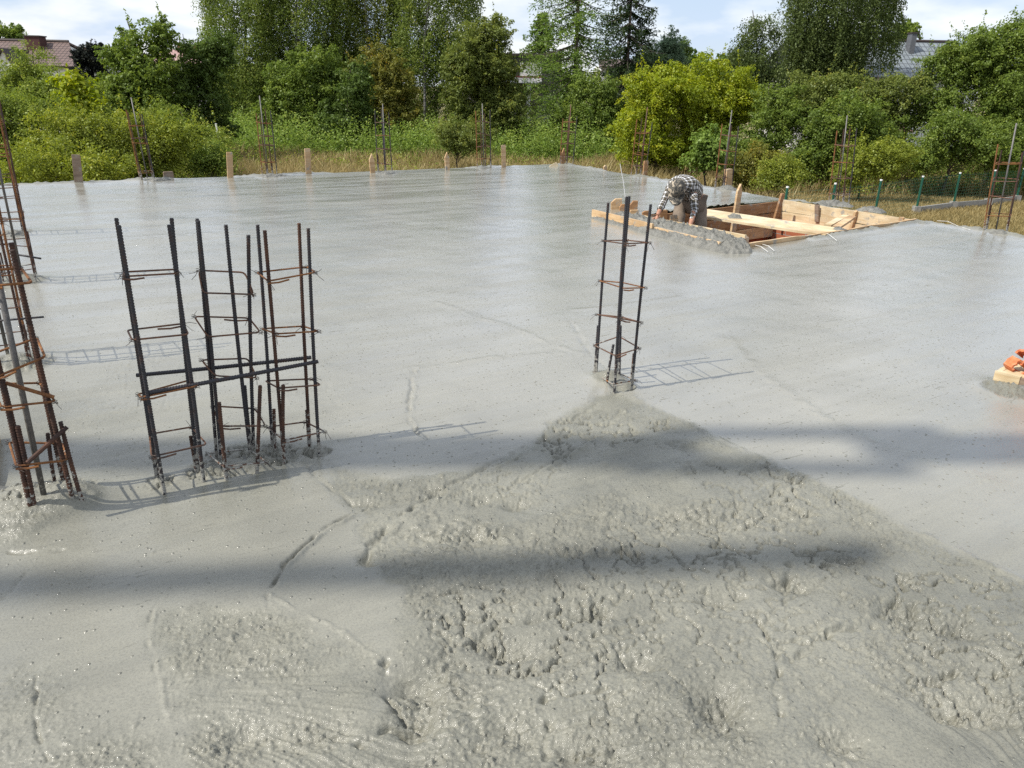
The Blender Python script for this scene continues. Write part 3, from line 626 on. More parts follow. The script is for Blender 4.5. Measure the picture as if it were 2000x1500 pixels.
# stakes and cleats nailed to the boards
def fstake(bx,by,Yb,tx,ty,w,point,m='wood'):
    a=P3(bx,by,Yb);b=P3(tx,ty,Yb-.02); board('stake',None,None,a,b,w,.035,M[m],None,point*w,parent=fw)
Yq=lambda x,y: G(x,y)[1]
Yl=Yq(1445,403)-.12; fstake(1430,462,Yl,1446,359,.09,1.3,'wood')
Yl=Yq(1524,396)-.10; fstake(1514,428,Yl,1529,378,.07,0,'wood_dark')
Yl=Yq(1670,412)-.12; fstake(1662,450,Yl,1673,411,.06,.4,'wood')
for (x_,y0,y1) in ((1596,402,425),(1691,414,424),(1761,426,434)):
    Yl=Yq(x_,y0)-.09; a=P3(x_,y1+8,Yl); b=P3(x_,y0-2,Yl); board('cleat',None,None,a,b,.07,.03,M['wood_grey' if x_<1750 else 'wood'],None,0,side=(e2[0],e2[1],0),parent=fw)
mb=MB(); mb.plank(P3(1634,444,G(1634,444)[1]+.1),P3(1664,424,G(1664,424)[1]),.10,.03); mb.build('brace',M['wood'],fw)
mb=MB(); mb.plank(P3(1616,441,G(1616,441)[1]+.12),P3(1652,422,G(1652,422)[1]+.05),.09,.03); mb.build('brace',M['wood_pale'],fw)
# brick walls below
bw=thing('stairwell_wall','orange ribbed clay block walls seen deep inside the stair opening','wall',(*hc,-3))
for (a,b) in ((Ha,Hb),(Hb,Hc),(Hc,Hd),(Hd,Ha)):
    a2=np.array(a);b2=np.array(b); n=np.array([b2[1]-a2[1],-(b2[0]-a2[0])]); n/=np.linalg.norm(n)
    if np.dot(n,hc-a2)>0:n=-n
    mb=MB(); mb.plank((*(a2+n*.12),-1.65),(*(b2+n*.12),-1.65),.24,2.7); mb.build('wall',M['brick'],bw)
# the plank laid across
Z=.028
c=[G(1371,422,Z),G(1612,458,Z),G(1645,446,Z),G(1366,406,Z)]
c=[q for q in c]; ctr=np.mean(c,0)
V=[q-np.array([0,0,.03]) for q in c]+[q+np.array([0,0,0]) for q in c]
mb=MB(); mb.box8(np.array(V)); tag(mb.build('walkway_plank',M['wood_pale'],None,ctr),'wide pale plank laid across the stair opening behind the worker','plank')
# outer edge board of the poured upstand, the heap of concrete on it and the inner board
pa=G(1157,424); pb=G(1404,488); pd=(pb-pa)/np.linalg.norm(pb-pa); pn=np.array([-pd[1],pd[0],0]);
if pn[1]<0: pn=-pn
mb=MB(); mb.plank(pa+np.array([0,0,.035]),pa+pd*1.25+np.array([0,0,.04]),.03,.13); mb.build('edge_board',M['wood'],fw)
mb=MB(); mb.plank(pa+pd*1.27+pn*.02+np.array([0,0,.0]),pb+pn*.01+np.array([0,0,.012]),.03,.14); mb.build('edge_board',M['wood'],fw)
ia=pa+pn*.42+pd*.35; ib=G(1458,486)+pn*.02-rd[0]*0
mb=MB(); mb.plank(pa+pn*.40+pd*.55+np.array([0,0,.0]),P3(1456,470,G(1456,486)[1]+.03)-np.array([0,0,.02]),.03,.16); mb.build('edge_board',M['wood_pale'],fw)
mb=MB(); mb.plank(G(1457,487),P3(1459,463,G(1457,487)[1]),.05,.03); mb.build('cleat',M['wood_grey'],fw)
mb=MB(); mb.plank(G(1452,487),P3(1453,466,G(1457,487)[1]-.02),.03,.03); mb.build('cleat',M['wood_grey'],fw)
def heap(label,P,w,h,name='concrete_heap',cat='concrete heap',seed=0,group=None,z0=0,step=.011,capends=True):
    """ridge of stiff torn concrete along a path; P list of xyz, w half widths, h heights"""
    P=np.array(P,float); seg=np.linalg.norm(np.diff(P,axis=0),axis=1); L=seg.sum(); n=max(12,int(L/step)); s=np.concatenate([[0],np.cumsum(seg)])
    t=np.linspace(0,L,n); C_=np.stack([np.interp(t,s,P[:,k]) for k in range(3)],1); W=np.interp(t,s,w); H=np.interp(t,s,h)
    d=np.gradient(C_[:,:2],axis=0); d/=np.linalg.norm(d,axis=1)[:,None]; nn=np.stack([-d[:,1],d[:,0]],1)
    m=max(12,int(2*max(w)/step)); q=np.linspace(-1,1,m)
    X=C_[:,0:1]+nn[:,0:1]*W[:,None]*q; Y=C_[:,1:2]+nn[:,1:2]*W[:,None]*q
    jx=.012*(fbm(X*25,Y*25,seed+1,2)-.5)*2; jy=.012*(fbm(X*25+4,Y*25,seed+2,2)-.5)*2
    e=np.minimum(t,L-t)[:,None]/.10; e=np.clip(e,0,1)**.5 if capends else 1
    prof=np.clip(1-np.abs(q)**2.6,0,1)**.75
    lump=.55*fbm(X*13,Y*13,seed+3,4,.6)+.45*(1-np.abs(2*fbm(X*26,Y*26,seed+4,3)-1))
    Zz=H[:,None]*prof*e*(.15+1.25*lump)+ (pebbles(X+jx*2,Y+jy,.04,.5,seed+5)*.7+pebbles(X+jx,Y+jy,.020,.75,seed+9)*1.1)*(prof*e>.1)-.006
    V=np.stack([X+jx,Y+jy,Zz+C_[:,2:3]+z0],-1).reshape(-1,3); i=np.arange(n*m).reshape(n,m)
    F=np.stack([i[:-1,:-1],i[:-1,1:],i[1:,1:],i[1:,:-1]],-1).reshape(-1,4)
    c=C_.mean(0); 
    if np.cross(np.append(nn[0],0),np.append(d[0],0))[2]>0: F=F[:,::-1].copy()
    o=mesh(name,V,F,M['heap'],None,c,True); tag(o,label,cat,group); return o
m,nt,b,Lk=newmat('stiff_concrete'); p=pos(nt); n_=N(nt,'ShaderNodeTexNoise',i_Scale=9,i_Detail=8,i_Roughness=.7); Lk(p.outputs[0],n_.inputs['Vector'])
r=ramp(nt,[(.3,(.10,.10,.088)),(.5,(.16,.158,.138)),(.72,(.22,.215,.19))]); Lk(n_.outputs['Fac'],r.inputs[0]); Lk(r.outputs[0],b.inputs['Base Color']); b.inputs['Roughness'].default_value=.42
n_=N(nt,'ShaderNodeTexNoise',i_Scale=70,i_Detail=5,i_Roughness=.7); Lk(p.outputs[0],n_.inputs['Vector']); bp=N(nt,'ShaderNodeBump',i_Strength=.9,i_Distance=.01); Lk(n_.outputs['Fac'],bp.inputs['Height']); Lk(bp.outputs[0],b.inputs['Normal'])
M['heap']=m
GH='heaps of stiff grey concrete'
heap('long ridge of stiff grey concrete heaped between the boards before the worker',[pa+pn*.20+pd*.22,pa+pn*.20+pd*1.2,pa+pn*.21+pd*2.0,pb+pn*.16+pd*.05,pb+pn*.08+pd*.27],[.16,.19,.20,.20,.13],[.11,.13,.14,.13,.08],seed=5,group=GH)
heap('crumbly concrete spilled against the outer foot of the edge board',[pa-pn*.03+pd*.02,pa-pn*.04+pd*.8,pa-pn*.05+pd*1.5,pb-pn*.06-pd*.2,pb-pn*.02+pd*.2],[.04,.05,.09,.11,.09],[.03,.03,.07,.09,.05],seed=25,group=GH)
heap('blob of grey concrete dropped on the middle of the walkway plank',[G(1422,424,.03),G(1448,425,.03)],[.10,.10],[.07,.07],seed=35,group=GH)
heap('small blob of concrete on the right end of the walkway plank',[G(1632,449,.03),G(1646,448,.03)],[.07,.07],[.05,.05],seed=36,group=GH)
heap('lumps of concrete on the slab rim in front of the cage behind the stairwell',[G(1590,399),G(1625,400),G(1665,404)],[.09,.12,.08],[.05,.08,.05],seed=37,group=GH)
heap('lumps of concrete on the slab rim near the right corner of the stairwell',[G(1675,409),G(1700,412),G(1727,416)],[.08,.12,.07],[.05,.08,.05],seed=38,group=GH)
heap('low lumps of concrete around the foot of the third far cage',[G(735,340),G(755,340),G(775,338)],[.08,.10,.06],[.03,.06,.03],seed=39,group=GH)
heap('low dark lumps at the foot of the far cage with the slanted stirrup',[G(508,347),G(530,346),G(560,344)],[.10,.12,.06],[.04,.07,.03],seed=41,group=GH)
heap('low dark lumps between the leftmost far cage and the low block',[G(290,354),G(312,353),G(334,351)],[.08,.08,.06],[.05,.05,.04],seed=42,group=GH)
heap('dark lumps at the foot of the cage behind the worker',[G(1400,369),G(1418,370),G(1440,371)],[.10,.14,.08],[.05,.08,.05],seed=43,group=GH)
heap('lumps at the foot of the cage at the right frame edge',[G(1930,455),G(1955,457),G(1980,459)],[.08,.10,.06],[.04,.06,.03],seed=44,group=GH)
heap('lumps at the foot of the far corner olive tree cage',[G(935,330),G(955,329)],[.07,.07],[.04,.04],seed=45,group=GH)
# clods sitting on the slab around the near cages
for k,(lb,pts,w,h) in enumerate([('torn concrete around the feet of the nearest leaning cage',[(30,1035),(75,1005),(110,985),(150,992)],(.07,.09,.09,.05),(.05,.05,.06,.04)),
 ('torn concrete at the far left rim beside the nearest leaning cage',[(-30,960),(0,985),(40,1000)],(.08,.08,.06),(.04,.05,.04)),
 ('torn concrete around the second left cage foot',[(-5,720),(30,712),(75,706)],(.10,.10,.06),(.05,.05,.03)),
 ('rough collar of concrete under the lone middle cage',[(1160,737),(1185,748),(1200,757)],(.05,.06,.045),(.03,.045,.025)),
 ('rough concrete between the middle and right cages of the trio',[(440,915),(480,905),(520,897),(550,900)],(.05,.07,.06,.04),(.02,.035,.03,.02)),
 ('rough concrete at the foot of the left trio cage',[(388,935),(402,945)],(.05,.04),(.03,.03)),
 ('rough dark clods at the third left cage foot',[(20,556),(50,553),(70,551)],(.08,.09,.05),(.05,.06,.03)),
 ('dark clods at the farthest left cage foot',[(5,462),(28,461),(50,462)],(.10,.10,.06),(.05,.07,.03))]):
    heap(lb,[G(*q,-.004) for q in pts],list(w),list(h),seed=60+k*3,group=GH)
# blocks of wood at the upstand's far left
BG='short wooden stakes behind the concrete ridge'
def blk(lb,bx,by,tx,ty,wpx,point,mt,t_=.05):
    p=G(bx,by); q=P3(tx,ty,p[1]); w=wpx/(FP/(p[1]*cp+HC*sp)); board('wooden_block',lb,'wooden block',p-np.array([0,0,.2]),q,w,t_,M[mt],BG,point*w,side=(1,.1,0))
blk('tall chamfered wooden block leftmost behind the concrete ridge',1205,409,1204,388,21,.35,'wood')
blk('small wooden wedge leaning on the tall chamfered block',1216,411,1215,399,10,.5,'wood_dark')
blk('pointed wooden block second from the left behind the concrete ridge',1237,413,1238,392,15,.55,'wood_dark')
blk('low pale wooden block in front of the pointed one',1239,417,1239,410,16,0,'wood')
blk('low brown wooden block just left of the worker hand',1262,420,1261,412,13,.2,'wood_dark')
blk('brown wooden block behind the worker hand',1296,430,1296,410,14,0,'wood_dark')
blk('upright square block end between the worker legs and the ridge',1317,440,1317,420,15,0,'wood')
a=G(1222,392); b=P3(1211,320,a[1]); V,F=tube([a,(a+b)/2+np.array([.01,0,0]),b],[.006,.005,.004],6); tag(mesh('plastic_rod',V,F,simple('white_plastic',[(.6,.6,.6),(.7,.7,.7)],.4),None,a),'thin white rod standing left of the worker','rod')
# boxed opening with clay shards at the right edge
bx=thing('opening_frame','small pale timber frame set in the slab at the right frame edge','timber frame',G(1990,748))
q0=G(1939,748); q1=G(1984,760); q2=G(1948,728)
dv=(q1-q0); dv/=np.linalg.norm(dv); nv=np.array([-dv[1],dv[0],0]); 
mb=MB(); mb.plank(q0+dv*0+np.array([0,0,.045]),q0+dv*.135+np.array([0,0,.045]),.03,.075); mb.build('board',M['wood_pale'],bx)
mb=MB(); mb.plank(q0+nv*.016+dv*.016+np.array([0,0,.047]),q0+nv*.30+dv*.016+np.array([0,0,.047]),.028,.07,(0,0,1)); mb.build('board',M['wood_pale'],bx)
mb=MB(); mb.plank(q0+dv*.140+nv*-.01+np.array([0,0,.04]),q0+dv*.45-nv*.005+np.array([0,0,.042]),.03,.07); mb.build('board',M['wood_grey'],bx)
mb=MB(); mb.plank(q0+nv*.13+dv*.032+np.array([0,0,.071]),q0+nv*.13+dv*.44+np.array([0,0,.071]),.25,.02); mb.build('lid_board',M['wood_pale'],bx)
heap('crumbly concrete banked against the small timber frame at the right',[q0-nv*.03-dv*.03,q0-nv*.035+dv*.15,q0-nv*.03+dv*.42],[.035,.045,.05],[.035,.04,.045],seed=90,group=GH)
terra=simple('terracotta',[(.42,.11,.04),(.58,.18,.07),(.5,.25,.15)],.85,22,.003,60)
def shard(lb,c,r,l,a0,a1,rz,tilt,th=.012):
    r*=1.35; l*=1.3; th*=1.2; c=np.array(c)+np.array([-.012,0,.010]); V=[];F=[];n=14; R_m=Matrix.Rotation(rz,3,'Z')@Matrix.Rotation(tilt,3,'X')
    for i in range(n+1):
        a=a0+(a1-a0)*i/n; wob=1+.12*math.sin(i*1.7+rz*3); e=l*(1+.15*math.sin(i*2.3+rz))
        for rr_,yy in ((r*wob,-e/2),(r*wob,e/2),(r*wob-th,e/2),(r*wob-th,-e/2)): V.append(np.array(R_m@Vector((rr_*math.cos(a),yy,rr_*math.sin(a))))+c)
    for i in range(n):
        for k in range(4): F.append((i*4+k,i*4+4+k,i*4+4+(k+1)%4,i*4+(k+1)%4))
    F+=[(0,1,2,3),(n*4+3,n*4+2,n*4+1,n*4)]
    tag(mesh('clay_shard',V,F,terra,None,c),lb,'clay shard','broken terracotta shards on the timber frame')
qc=q0+nv*.10+np.array([0,0,.081])
shard('curled terracotta shard lying lowest left on the timber frame',qc+dv*.07+np.array([0,0,.020]),.034,.05,.3,5.2,.2,.1)
shard('bright orange clay shard in front of the pile at the frame edge',qc+dv*.17+np.array([0,0,.022]),.036,.06,-.4,4.4,1.0,.3)
shard('upper orange shard perched on the clay pile',qc+nv*.04+dv*.10+np.array([0,0,.062]),.036,.06,.2,4.9,2.0,.5)
shard('pale red shard at the right of the clay pile, cut by the frame',qc+nv*.05+dv*.22+np.array([0,0,.065]),.04,.08,0,4.0,.7,.9)
shard('short broken shard at the back of the clay pile',qc+nv*.08+dv*.15+np.array([0,0,.024]),.036,.07,.5,4.6,2.6,.2)
# thin bent wires near the stairwell rim
for k,(lb,pts) in enumerate([('pale wire loop on the slab before the near stairwell corner',[(1470,480),(1485,487),(1500,494)]),('pale wire beside the first on the slab, longer',[(1488,479),(1500,486),(1512,492)]),('pale wire sticking from the right formwork board',[(1605,455),(1618,463),(1634,472)]),('long pale wires lying right of the stairwell corner',[(1830,433),(1850,437),(1870,443),(1895,451)])]):
    L=[G(*q)+np.array([0,0,.012+.02*(i_==1)]) for i_,q in enumerate(pts)]; V,F=tube(L,.0032,5); tag(mesh('wire',V,F,simple('pale_wire%d'%k,[(.6,.6,.58),(.75,.74,.7)],.4),None,L[0]),lb,'wire','pale tie wires on the slab')
# bits of board outside the left slab edge
for lb,c_ in (('pale board end cut by the left frame edge, below the cages',[(-20,868),(3,880),(3,1000),(-20,1000)]),):
    a=G(-30,1000); b=G(-14,860); mb=MB(); mb.plank(a+np.array([0,0,.0]),b+np.array([0,0,.0]),.06,.1); tag(mb.build('edge_board',M['wood'],None,a),lb,'board')
# ---------------------------------------------------------------- worker
def skin(name,J,E_,mat,parent,sub=2,root=0):
    me=bpy.data.meshes.new(name); me.from_pydata([tuple(j[:3]) for j in J],E_,[]); o=bpy.data.objects.new(name,me); link(o)
    md=o.modifiers.new('s','SKIN'); md.use_smooth_shade=True; sv=me.skin_vertices[0].data
    for i,j in enumerate(J):
        r=j[3]; sv[i].radius=(r,j[4] if len(j)>4 else r); sv[i].use_root=(i==root)
    sb=o.modifiers.new('b','SUBSURF'); sb.levels=sub; sb.render_levels=sub
    dg=bpy.context.evaluated_depsgraph_get(); ev=o.evaluated_get(dg); m2=bpy.data.meshes.new_from_object(ev,depsgraph=dg); m2.name=name
    o.modifiers.clear(); o.data=m2; bpy.data.meshes.remove(me); m2.materials.clear(); m2.materials.append(mat)
    for p_ in m2.polygons: p_.use_smooth=True
    if parent:
        off=Vector(parent.location); 
        for v in m2.vertices: v.co-=off
        o.parent=parent
    return o
skinm=simple('skin',[(.32,.15,.09),(.42,.22,.14)],.55,20)
def J(px,py,Y,r,r2=None):
    q=P3(px,py,Y); return (q[0],q[1],q[2],r,r2 or r)
pelv=P3(1352,392,10.15); wb=np.array([pelv[0],pelv[1],-.62])
person=thing('person','worker in checked shirt, camouflage cap and khaki trousers bending over in the stair opening','person',wb)
Jb=[J(1350,394,10.18,.13,.12), J(1351,371,10.10,.175,.14), J(1341,361,9.95,.185,.145), J(1328,359,9.80,.155,.125), J(1323,362,9.70,.06), J(1320,368,9.62,.075),
    J(1308,368,9.84,.065), J(1297,394,9.72,.045), J(1288,412,9.58,.036), J(1284,421,9.53,.030),
    J(1354,378,9.82,.065), J(1357,408,9.70,.048), J(1350,433,9.52,.036), J(1347,442,9.47,.030),
    J(1328,402,10.16,.085), J(1322,446,10.0,.07), (0,0,0,.05), J(1368,398,10.2,.085), J(1370,440,10.05,.07),(0,0,0,.05)]
kl=np.array(Jb[15][:3]); kr=np.array(Jb[18][:3])
Jb[16]=(kl[0],kl[1]+.12,-.55,.055,.055); Jb[19]=(kr[0]+.02,kr[1]+.12,-.55,.055,.055)
Eb=[(0,1),(1,2),(2,3),(3,4),(4,5),(3,6),(6,7),(7,8),(8,9),(2,10),(10,11),(11,12),(12,13),(0,14),(14,15),(15,16),(0,17),(17,18),(18,19)]
def shr(J_,k): return [(j[0],j[1],j[2],j[3]*k,j[4]*k if len(j)>4 else j[3]*k) for j in J_]
def skin_body():
    o=skin('body',shr(Jb[:4],.66)+shr(Jb[4:],.84),Eb,skinm,person); return o
bodyo=skin_body()
# head with face, under the cap: added to the same body mesh
def ell(c,rx,ry,rz,R=None,n=16,m=12):
    V=[];F=[]
    for i in range(m+1):
        th=math.pi*i/m
        for k in range(n):
            ph=2*math.pi*k/n; v=Vector((rx*math.sin(th)*math.cos(ph),ry*math.sin(th)*math.sin(ph),rz*math.cos(th)))
            if R is not None: v=R@v
            V.append((v.x+c[0],v.y+c[1],v.z+c[2]))
    for i in range(m):
        for k in range(n): F.append((i*n+k,(i+1)*n+k,(i+1)*n+(k+1)%n,i*n+(k+1)%n))
    return V,F
hd=P3(1321,372,9.60)
# head frame: face points down and towards the camera; 'up' of the skull points forward-up
fwd=Vector((-.10,-.62,-.78)).normalized(); upv=Vector((0,-.80,.60)); upv=(upv-fwd*upv.dot(fwd)).normalized(); rt=fwd.cross(upv).normalized()
RH=Matrix((rt,fwd,upv)).transposed()
hb=MB(); V,F=ell(hd,.078,.098,.112,RH); hb.add(V,F)
def hp(x,y,z): v=RH@Vector((x,y,z)); return hd+np.array(v)
V,F=ell(hp(0,.100,-.02),.013,.02,.022,RH,8,6); hb.add(V,F)
for s in (-1,1):
    V,F=ell(hp(s*.080,-.005,-.01),.010,.022,.034,RH,8,6); hb.add(V,F)
    V,F=ell(hp(s*.03,.088,.012),.013,.009,.008,RH,8,6); hb.add(V,F)
V,F=ell(hp(0,.088,-.062),.026,.010,.007,RH,8,6); hb.add(V,F)
V,F=ell(hp(0,.060,-.092),.036,.03,.022,RH,8,6); hb.add(V,F)
# hands: palm, four fingers and a thumb, closing on the board edge / in the concrete
def hand(w,dirv,side,curl):
    w=np.array(w); d=np.array(dirv,float); d/=np.linalg.norm(d); s=np.array(side,float); s-=d*np.dot(s,d); s/=np.linalg.norm(s); n=np.cross(d,s)
    V,F=ell(w+d*.045,.026,.020,.05,Matrix((s,n,d)).transposed(),10,8); hb.add(V,F)
    for k,(o_,L_) in enumerate(((-.030,.062),(-.010,.074),(.010,.070),(.029,.054))):
        a=w+d*.080+s*o_; b_=a+d*L_*.5+n*.012*curl; c_=b_+d*L_*.3+n*.022*curl; e_=c_+n*.016*curl+d*.004
        V,F=tube([a,b_,c_,e_],[.0092,.0086,.008,.0062],6); hb.add(V,F)
    a=w+d*.03-s*.026; V,F=tube([a,a-s*.022+d*.022,a-s*.026+d*.048],[.011,.0095,.007],6); hb.add(V,F)
hand(Jb[9][:3],(-.15,-.35,-.75),(1,.1,0),1); hand(Jb[13][:3],(-.1,-.4,-.8),(1,.1,0),-1)
hob=hb.build('head',skinm,person,smooth=True)
# join head and hands into the body mesh
me=bodyo.data; bmx=bmesh.new(); bmx.from_mesh(me); bmx.from_mesh(hob.data); bmx.to_mesh(me); bmx.free(); bpy.data.objects.remove(hob)
for p_ in me.polygons: p_.use_smooth=True
# shirt with a plaid that follows each limb (uv = distance along / around the bone)
def plaid():
    m,nt,b,L=newmat('plaid_cloth'); uv=N(nt,'ShaderNodeUVMap',uv_map='cloth'); sx=N(nt,'ShaderNodeSeparateXYZ'); L(uv.outputs[0],sx.inputs[0])
    def band(out,per,stops):
        mo=N(nt,'ShaderNodeMath',operation='DIVIDE'); L(out,mo.inputs[0]); mo.inputs[1].default_value=per
        fr=N(nt,'ShaderNodeMath',operation='FRACT'); L(mo.outputs[0],fr.inputs[0]); r=ramp(nt,stops,'CONSTANT'); L(fr.outputs[0],r.inputs[0]); return r.outputs[0]
    st=[(0,(.78,.78,.78)),(.36,(.05,.05,.06)),(.52,(.34,.31,.24)),(.80,(.05,.05,.06))]
    a=band(sx.outputs[0],.062,st); c=band(sx.outputs[1],.062,st)
    mx=N(nt,'ShaderNodeMix',data_type='RGBA'); mx.inputs[0].default_value=.5; L(a,mx.inputs[6]); L(c,mx.inputs[7])
    g=N(nt,'ShaderNodeGamma',i_1=2.0); L(mx.outputs[2],g.inputs[0]); L(g.outputs[0],b.inputs['Base Color']); b.inputs['Roughness'].default_value=.9
    return m
shirt=skin('shirt',Jb[:5]+Jb[6:9]+Jb[10:13],[(0,1),(1,2),(2,3),(3,4),(3,5),(5,6),(6,7),(2,8),(8,9),(9,10)],plaid(),person)
SJ=Jb[:5]+Jb[6:9]+Jb[10:13]; SE=[(0,1),(1,2),(2,3),(3,5),(5,6),(6,7),(2,8),(8,9),(9,10)]
for v in shirt.data.vertices:   # folds
    c=v.co+Vector(person.location); k=fbm(np.array([c.x*16+c.z*5]),np.array([c.z*11+c.y*6]),5,3)[0]-.5
    v.co+=v.normal*(.030*k)
uvl=shirt.data.uv_layers.new(name='cloth')
cum={}
base_len={0:0,1:.12,2:.30,3:.0,4:.1,5:.38,6:.1,7:.1,8:.38}
for poly in shirt.data.polygons:
    c=np.array(poly.center)+np.array(person.location); best=None
    for k,(a,b_) in enumerate(SE):
        A_=np.array(SJ[a][:3]);B_=np.array(SJ[b_][:3]); d=B_-A_; t=np.clip(np.dot(c-A_,d)/np.dot(d,d),0,1); dist=np.linalg.norm(c-A_-d*t)/((SJ[a][3]+SJ[b_][3])/2)
        if best is None or dist<best[0]: best=(dist,k,A_,d/np.linalg.norm(d))
    _,k,A_,d=best; ref=np.array([0,1.,0]) if abs(d[1])<.8 else np.array([1.,0,0]); u=np.cross(d,ref);u/=np.linalg.norm(u);w=np.cross(d,u)
    R0=(SJ[SE[k][0]][3]+SJ[SE[k][1]][3])/2; q0_=c-A_; a0=math.atan2(np.dot(q0_,u),np.dot(q0_,w))
    for li in poly.loop_indices:
        v=np.array(shirt.data.vertices[shirt.data.loops[li].vertex_index].co)+np.array(person.location)-A_
        a=math.atan2(np.dot(v,u),np.dot(v,w)); 
        if a-a0>math.pi:a-=2*math.pi
        if a0-a>math.pi:a+=2*math.pi
        uvl.data[li].uv=(base_len[k]+np.dot(v,d),a*R0)
khaki=simple('khaki_trousers',[(.16,.125,.095),(.23,.185,.14)],.9,9,.004,30)
tr=skin('trousers',shr([Jb[0]]+Jb[14:20],1.12),[(0,1),(1,2),(2,3),(0,4),(4,5),(5,6)],khaki,person)
for v in tr.data.vertices:
    c=v.co+Vector(person.location); k=fbm(np.array([c.x*14]),np.array([c.z*9+c.y*5]),8,3)[0]-.5; v.co+=v.normal*(.035*k)
for k_ in (16,19):
    c=np.array(Jb[k_][:3]); V,F=ell((c[0],c[1]-.06,-.57),.05,.13,.05); mesh('boot',V,F,simple('boot_rubber',[(.03,.03,.03),(.08,.07,.06)],.6),person,smooth=True)
m,nt,b,Lk=newmat('camouflage'); p=pos(nt,obj=True)
n_=N(nt,'ShaderNodeTexNoise',i_Scale=15,i_Detail=2); Lk(p.outputs[0],n_.inputs['Vector']); r=ramp(nt,[(0,(.035,.035,.033)),(.43,(.13,.115,.09)),(.50,(.045,.045,.042)),(.58,(.34,.29,.22))],'CONSTANT'); Lk(n_.outputs['Fac'],r.inputs[0]); Lk(r.outputs[0],b.inputs['Base Color']); b.inputs['Roughness'].default_value=.95
cap=MB(); n=20; V=[];F=[]
for i in range(9):
    th=math.pi*.5*i/8; 
    for k in range(n):
        ph=2*math.pi*k/n; q=hp(.106*math.cos(th)*math.cos(ph),.126*math.cos(th)*math.sin(ph)-.008,.022+.125*math.sin(th)); V.append(q)
for i in range(8):
    for k in range(n): F.append((i*n+k,i*n+(k+1)%n,(i+1)*n+(k+1)%n,(i+1)*n+k))
cap.add(V,F); V,F=ell(hp(0,-.008,.148),.008,.008,.006,RH,8,4); cap.add(V,F)
capo=cap.build('cap',m,person,smooth=True)
br=MB(); V=[];F=[]; nb=14
for lay in (0,1):
    for i in range(5):
        for k in range(nb+1):
            ph=math.pi*(.08+.84*k/nb); rr_=1+.78*i/4*math.sin(ph)**.7
            V.append(hp(.107*math.cos(ph)*(1+.06*i/4),.126*math.sin(ph)*rr_-.006,.030-.018*i/4*(1)-.030*(math.cos(ph)**2)*i/4-lay*.006))
L_=5*(nb+1)
for i in range(4):
    for k in range(nb):
        a=i*(nb+1)+k; F.append((a,a+1,a+nb+2,a+nb+1)); F.append((a+L_+nb+1,a+L_+nb+2,a+L_+1,a+L_))
for k in range(nb): a=4*(nb+1)+k; F.append((a,a+1,a+1+L_,a+L_))
br.add(V,F); br.build('brim',m,capo,smooth=True)
mb=MB(); mb.plank(wb+np.array([-.9,.05,-.03]),wb+np.array([.9,.15,-.03]),.6,.05)
tag(mb.build('standing_plank',M['wood'],None,wb+np.array([0,0,-.05])),'rough planks down in the stair opening that the worker stands on','plank')
# ---------------------------------------------------------------- ground, grass
m,nt,b,Lk=newmat('meadow_ground'); p=pos(nt); n_=N(nt,'ShaderNodeTexNoise',i_Scale=.22,i_Detail=9,i_Roughness=.65); Lk(p.outputs[0],n_.inputs['Vector'])
r=ramp(nt,[(.32,(.05,.075,.02)),(.44,(.16,.15,.06)),(.56,(.26,.21,.10)),(.75,(.30,.24,.13))]); Lk(n_.outputs['Fac'],r.inputs[0]); Lk(r.outputs[0],b.inputs['Base Color']); b.inputs['Roughness'].default_value=1
bp=N(nt,'ShaderNodeBump',i_Strength=1,i_Distance=.1); n2=N(nt,'ShaderNodeTexNoise',i_Scale=6,i_Detail=6); Lk(p.outputs[0],n2.inputs['Vector']); Lk(n2.outputs['Fac'],bp.inputs['Height']); Lk(bp.outputs[0],b.inputs['Normal'])
g=mesh('ground',[(-900,-300,-3),(900,-300,-3),(900,1500,-3),(-900,1500,-3)],[(0,1,2,3)],m); tag(g,kind='structure')
def leafmat(name,c0,c1,c2=None,trans=.42,rough=.55):
    m=bpy.data.materials.new(name); m.use_nodes=True; nt=m.node_tree; nt.nodes.clear(); L=nt.links.new
    at=N(nt,'ShaderNodeAttribute',attribute_name='tint'); r=ramp(nt,[(0,c0),(.75,c1),(1,c2 or c1)]); L(at.outputs['Fac'],r.inputs[0])
    d=N(nt,'ShaderNodeBsdfDiffuse'); t=N(nt,'ShaderNodeBsdfTranslucent'); g=N(nt,'ShaderNodeBsdfGlossy',i_Roughness=.42); g.inputs[0].default_value=(.35,.4,.3,1)
    L(r.outputs[0],d.inputs[0]); hs=N(nt,'ShaderNodeHueSaturation',i_Value=1.25,i_Saturation=1.1); L(r.outputs[0],hs.inputs['Color']); L(hs.outputs[0],t.inputs[0])
    m1=N(nt,'ShaderNodeMixShader'); m1.inputs[0].default_value=trans; L(d.outputs[0],m1.inputs[1]); L(t.outputs[0],m1.inputs[2])
    m2=N(nt,'ShaderNodeMixShader'); m2.inputs[0].default_value=.04; L(m1.outputs[0],m2.inputs[1]); L(g.outputs[0],m2.inputs[2])
    o=N(nt,'ShaderNodeOutputMaterial'); L(m2.outputs[0],o.inputs[0]); return m
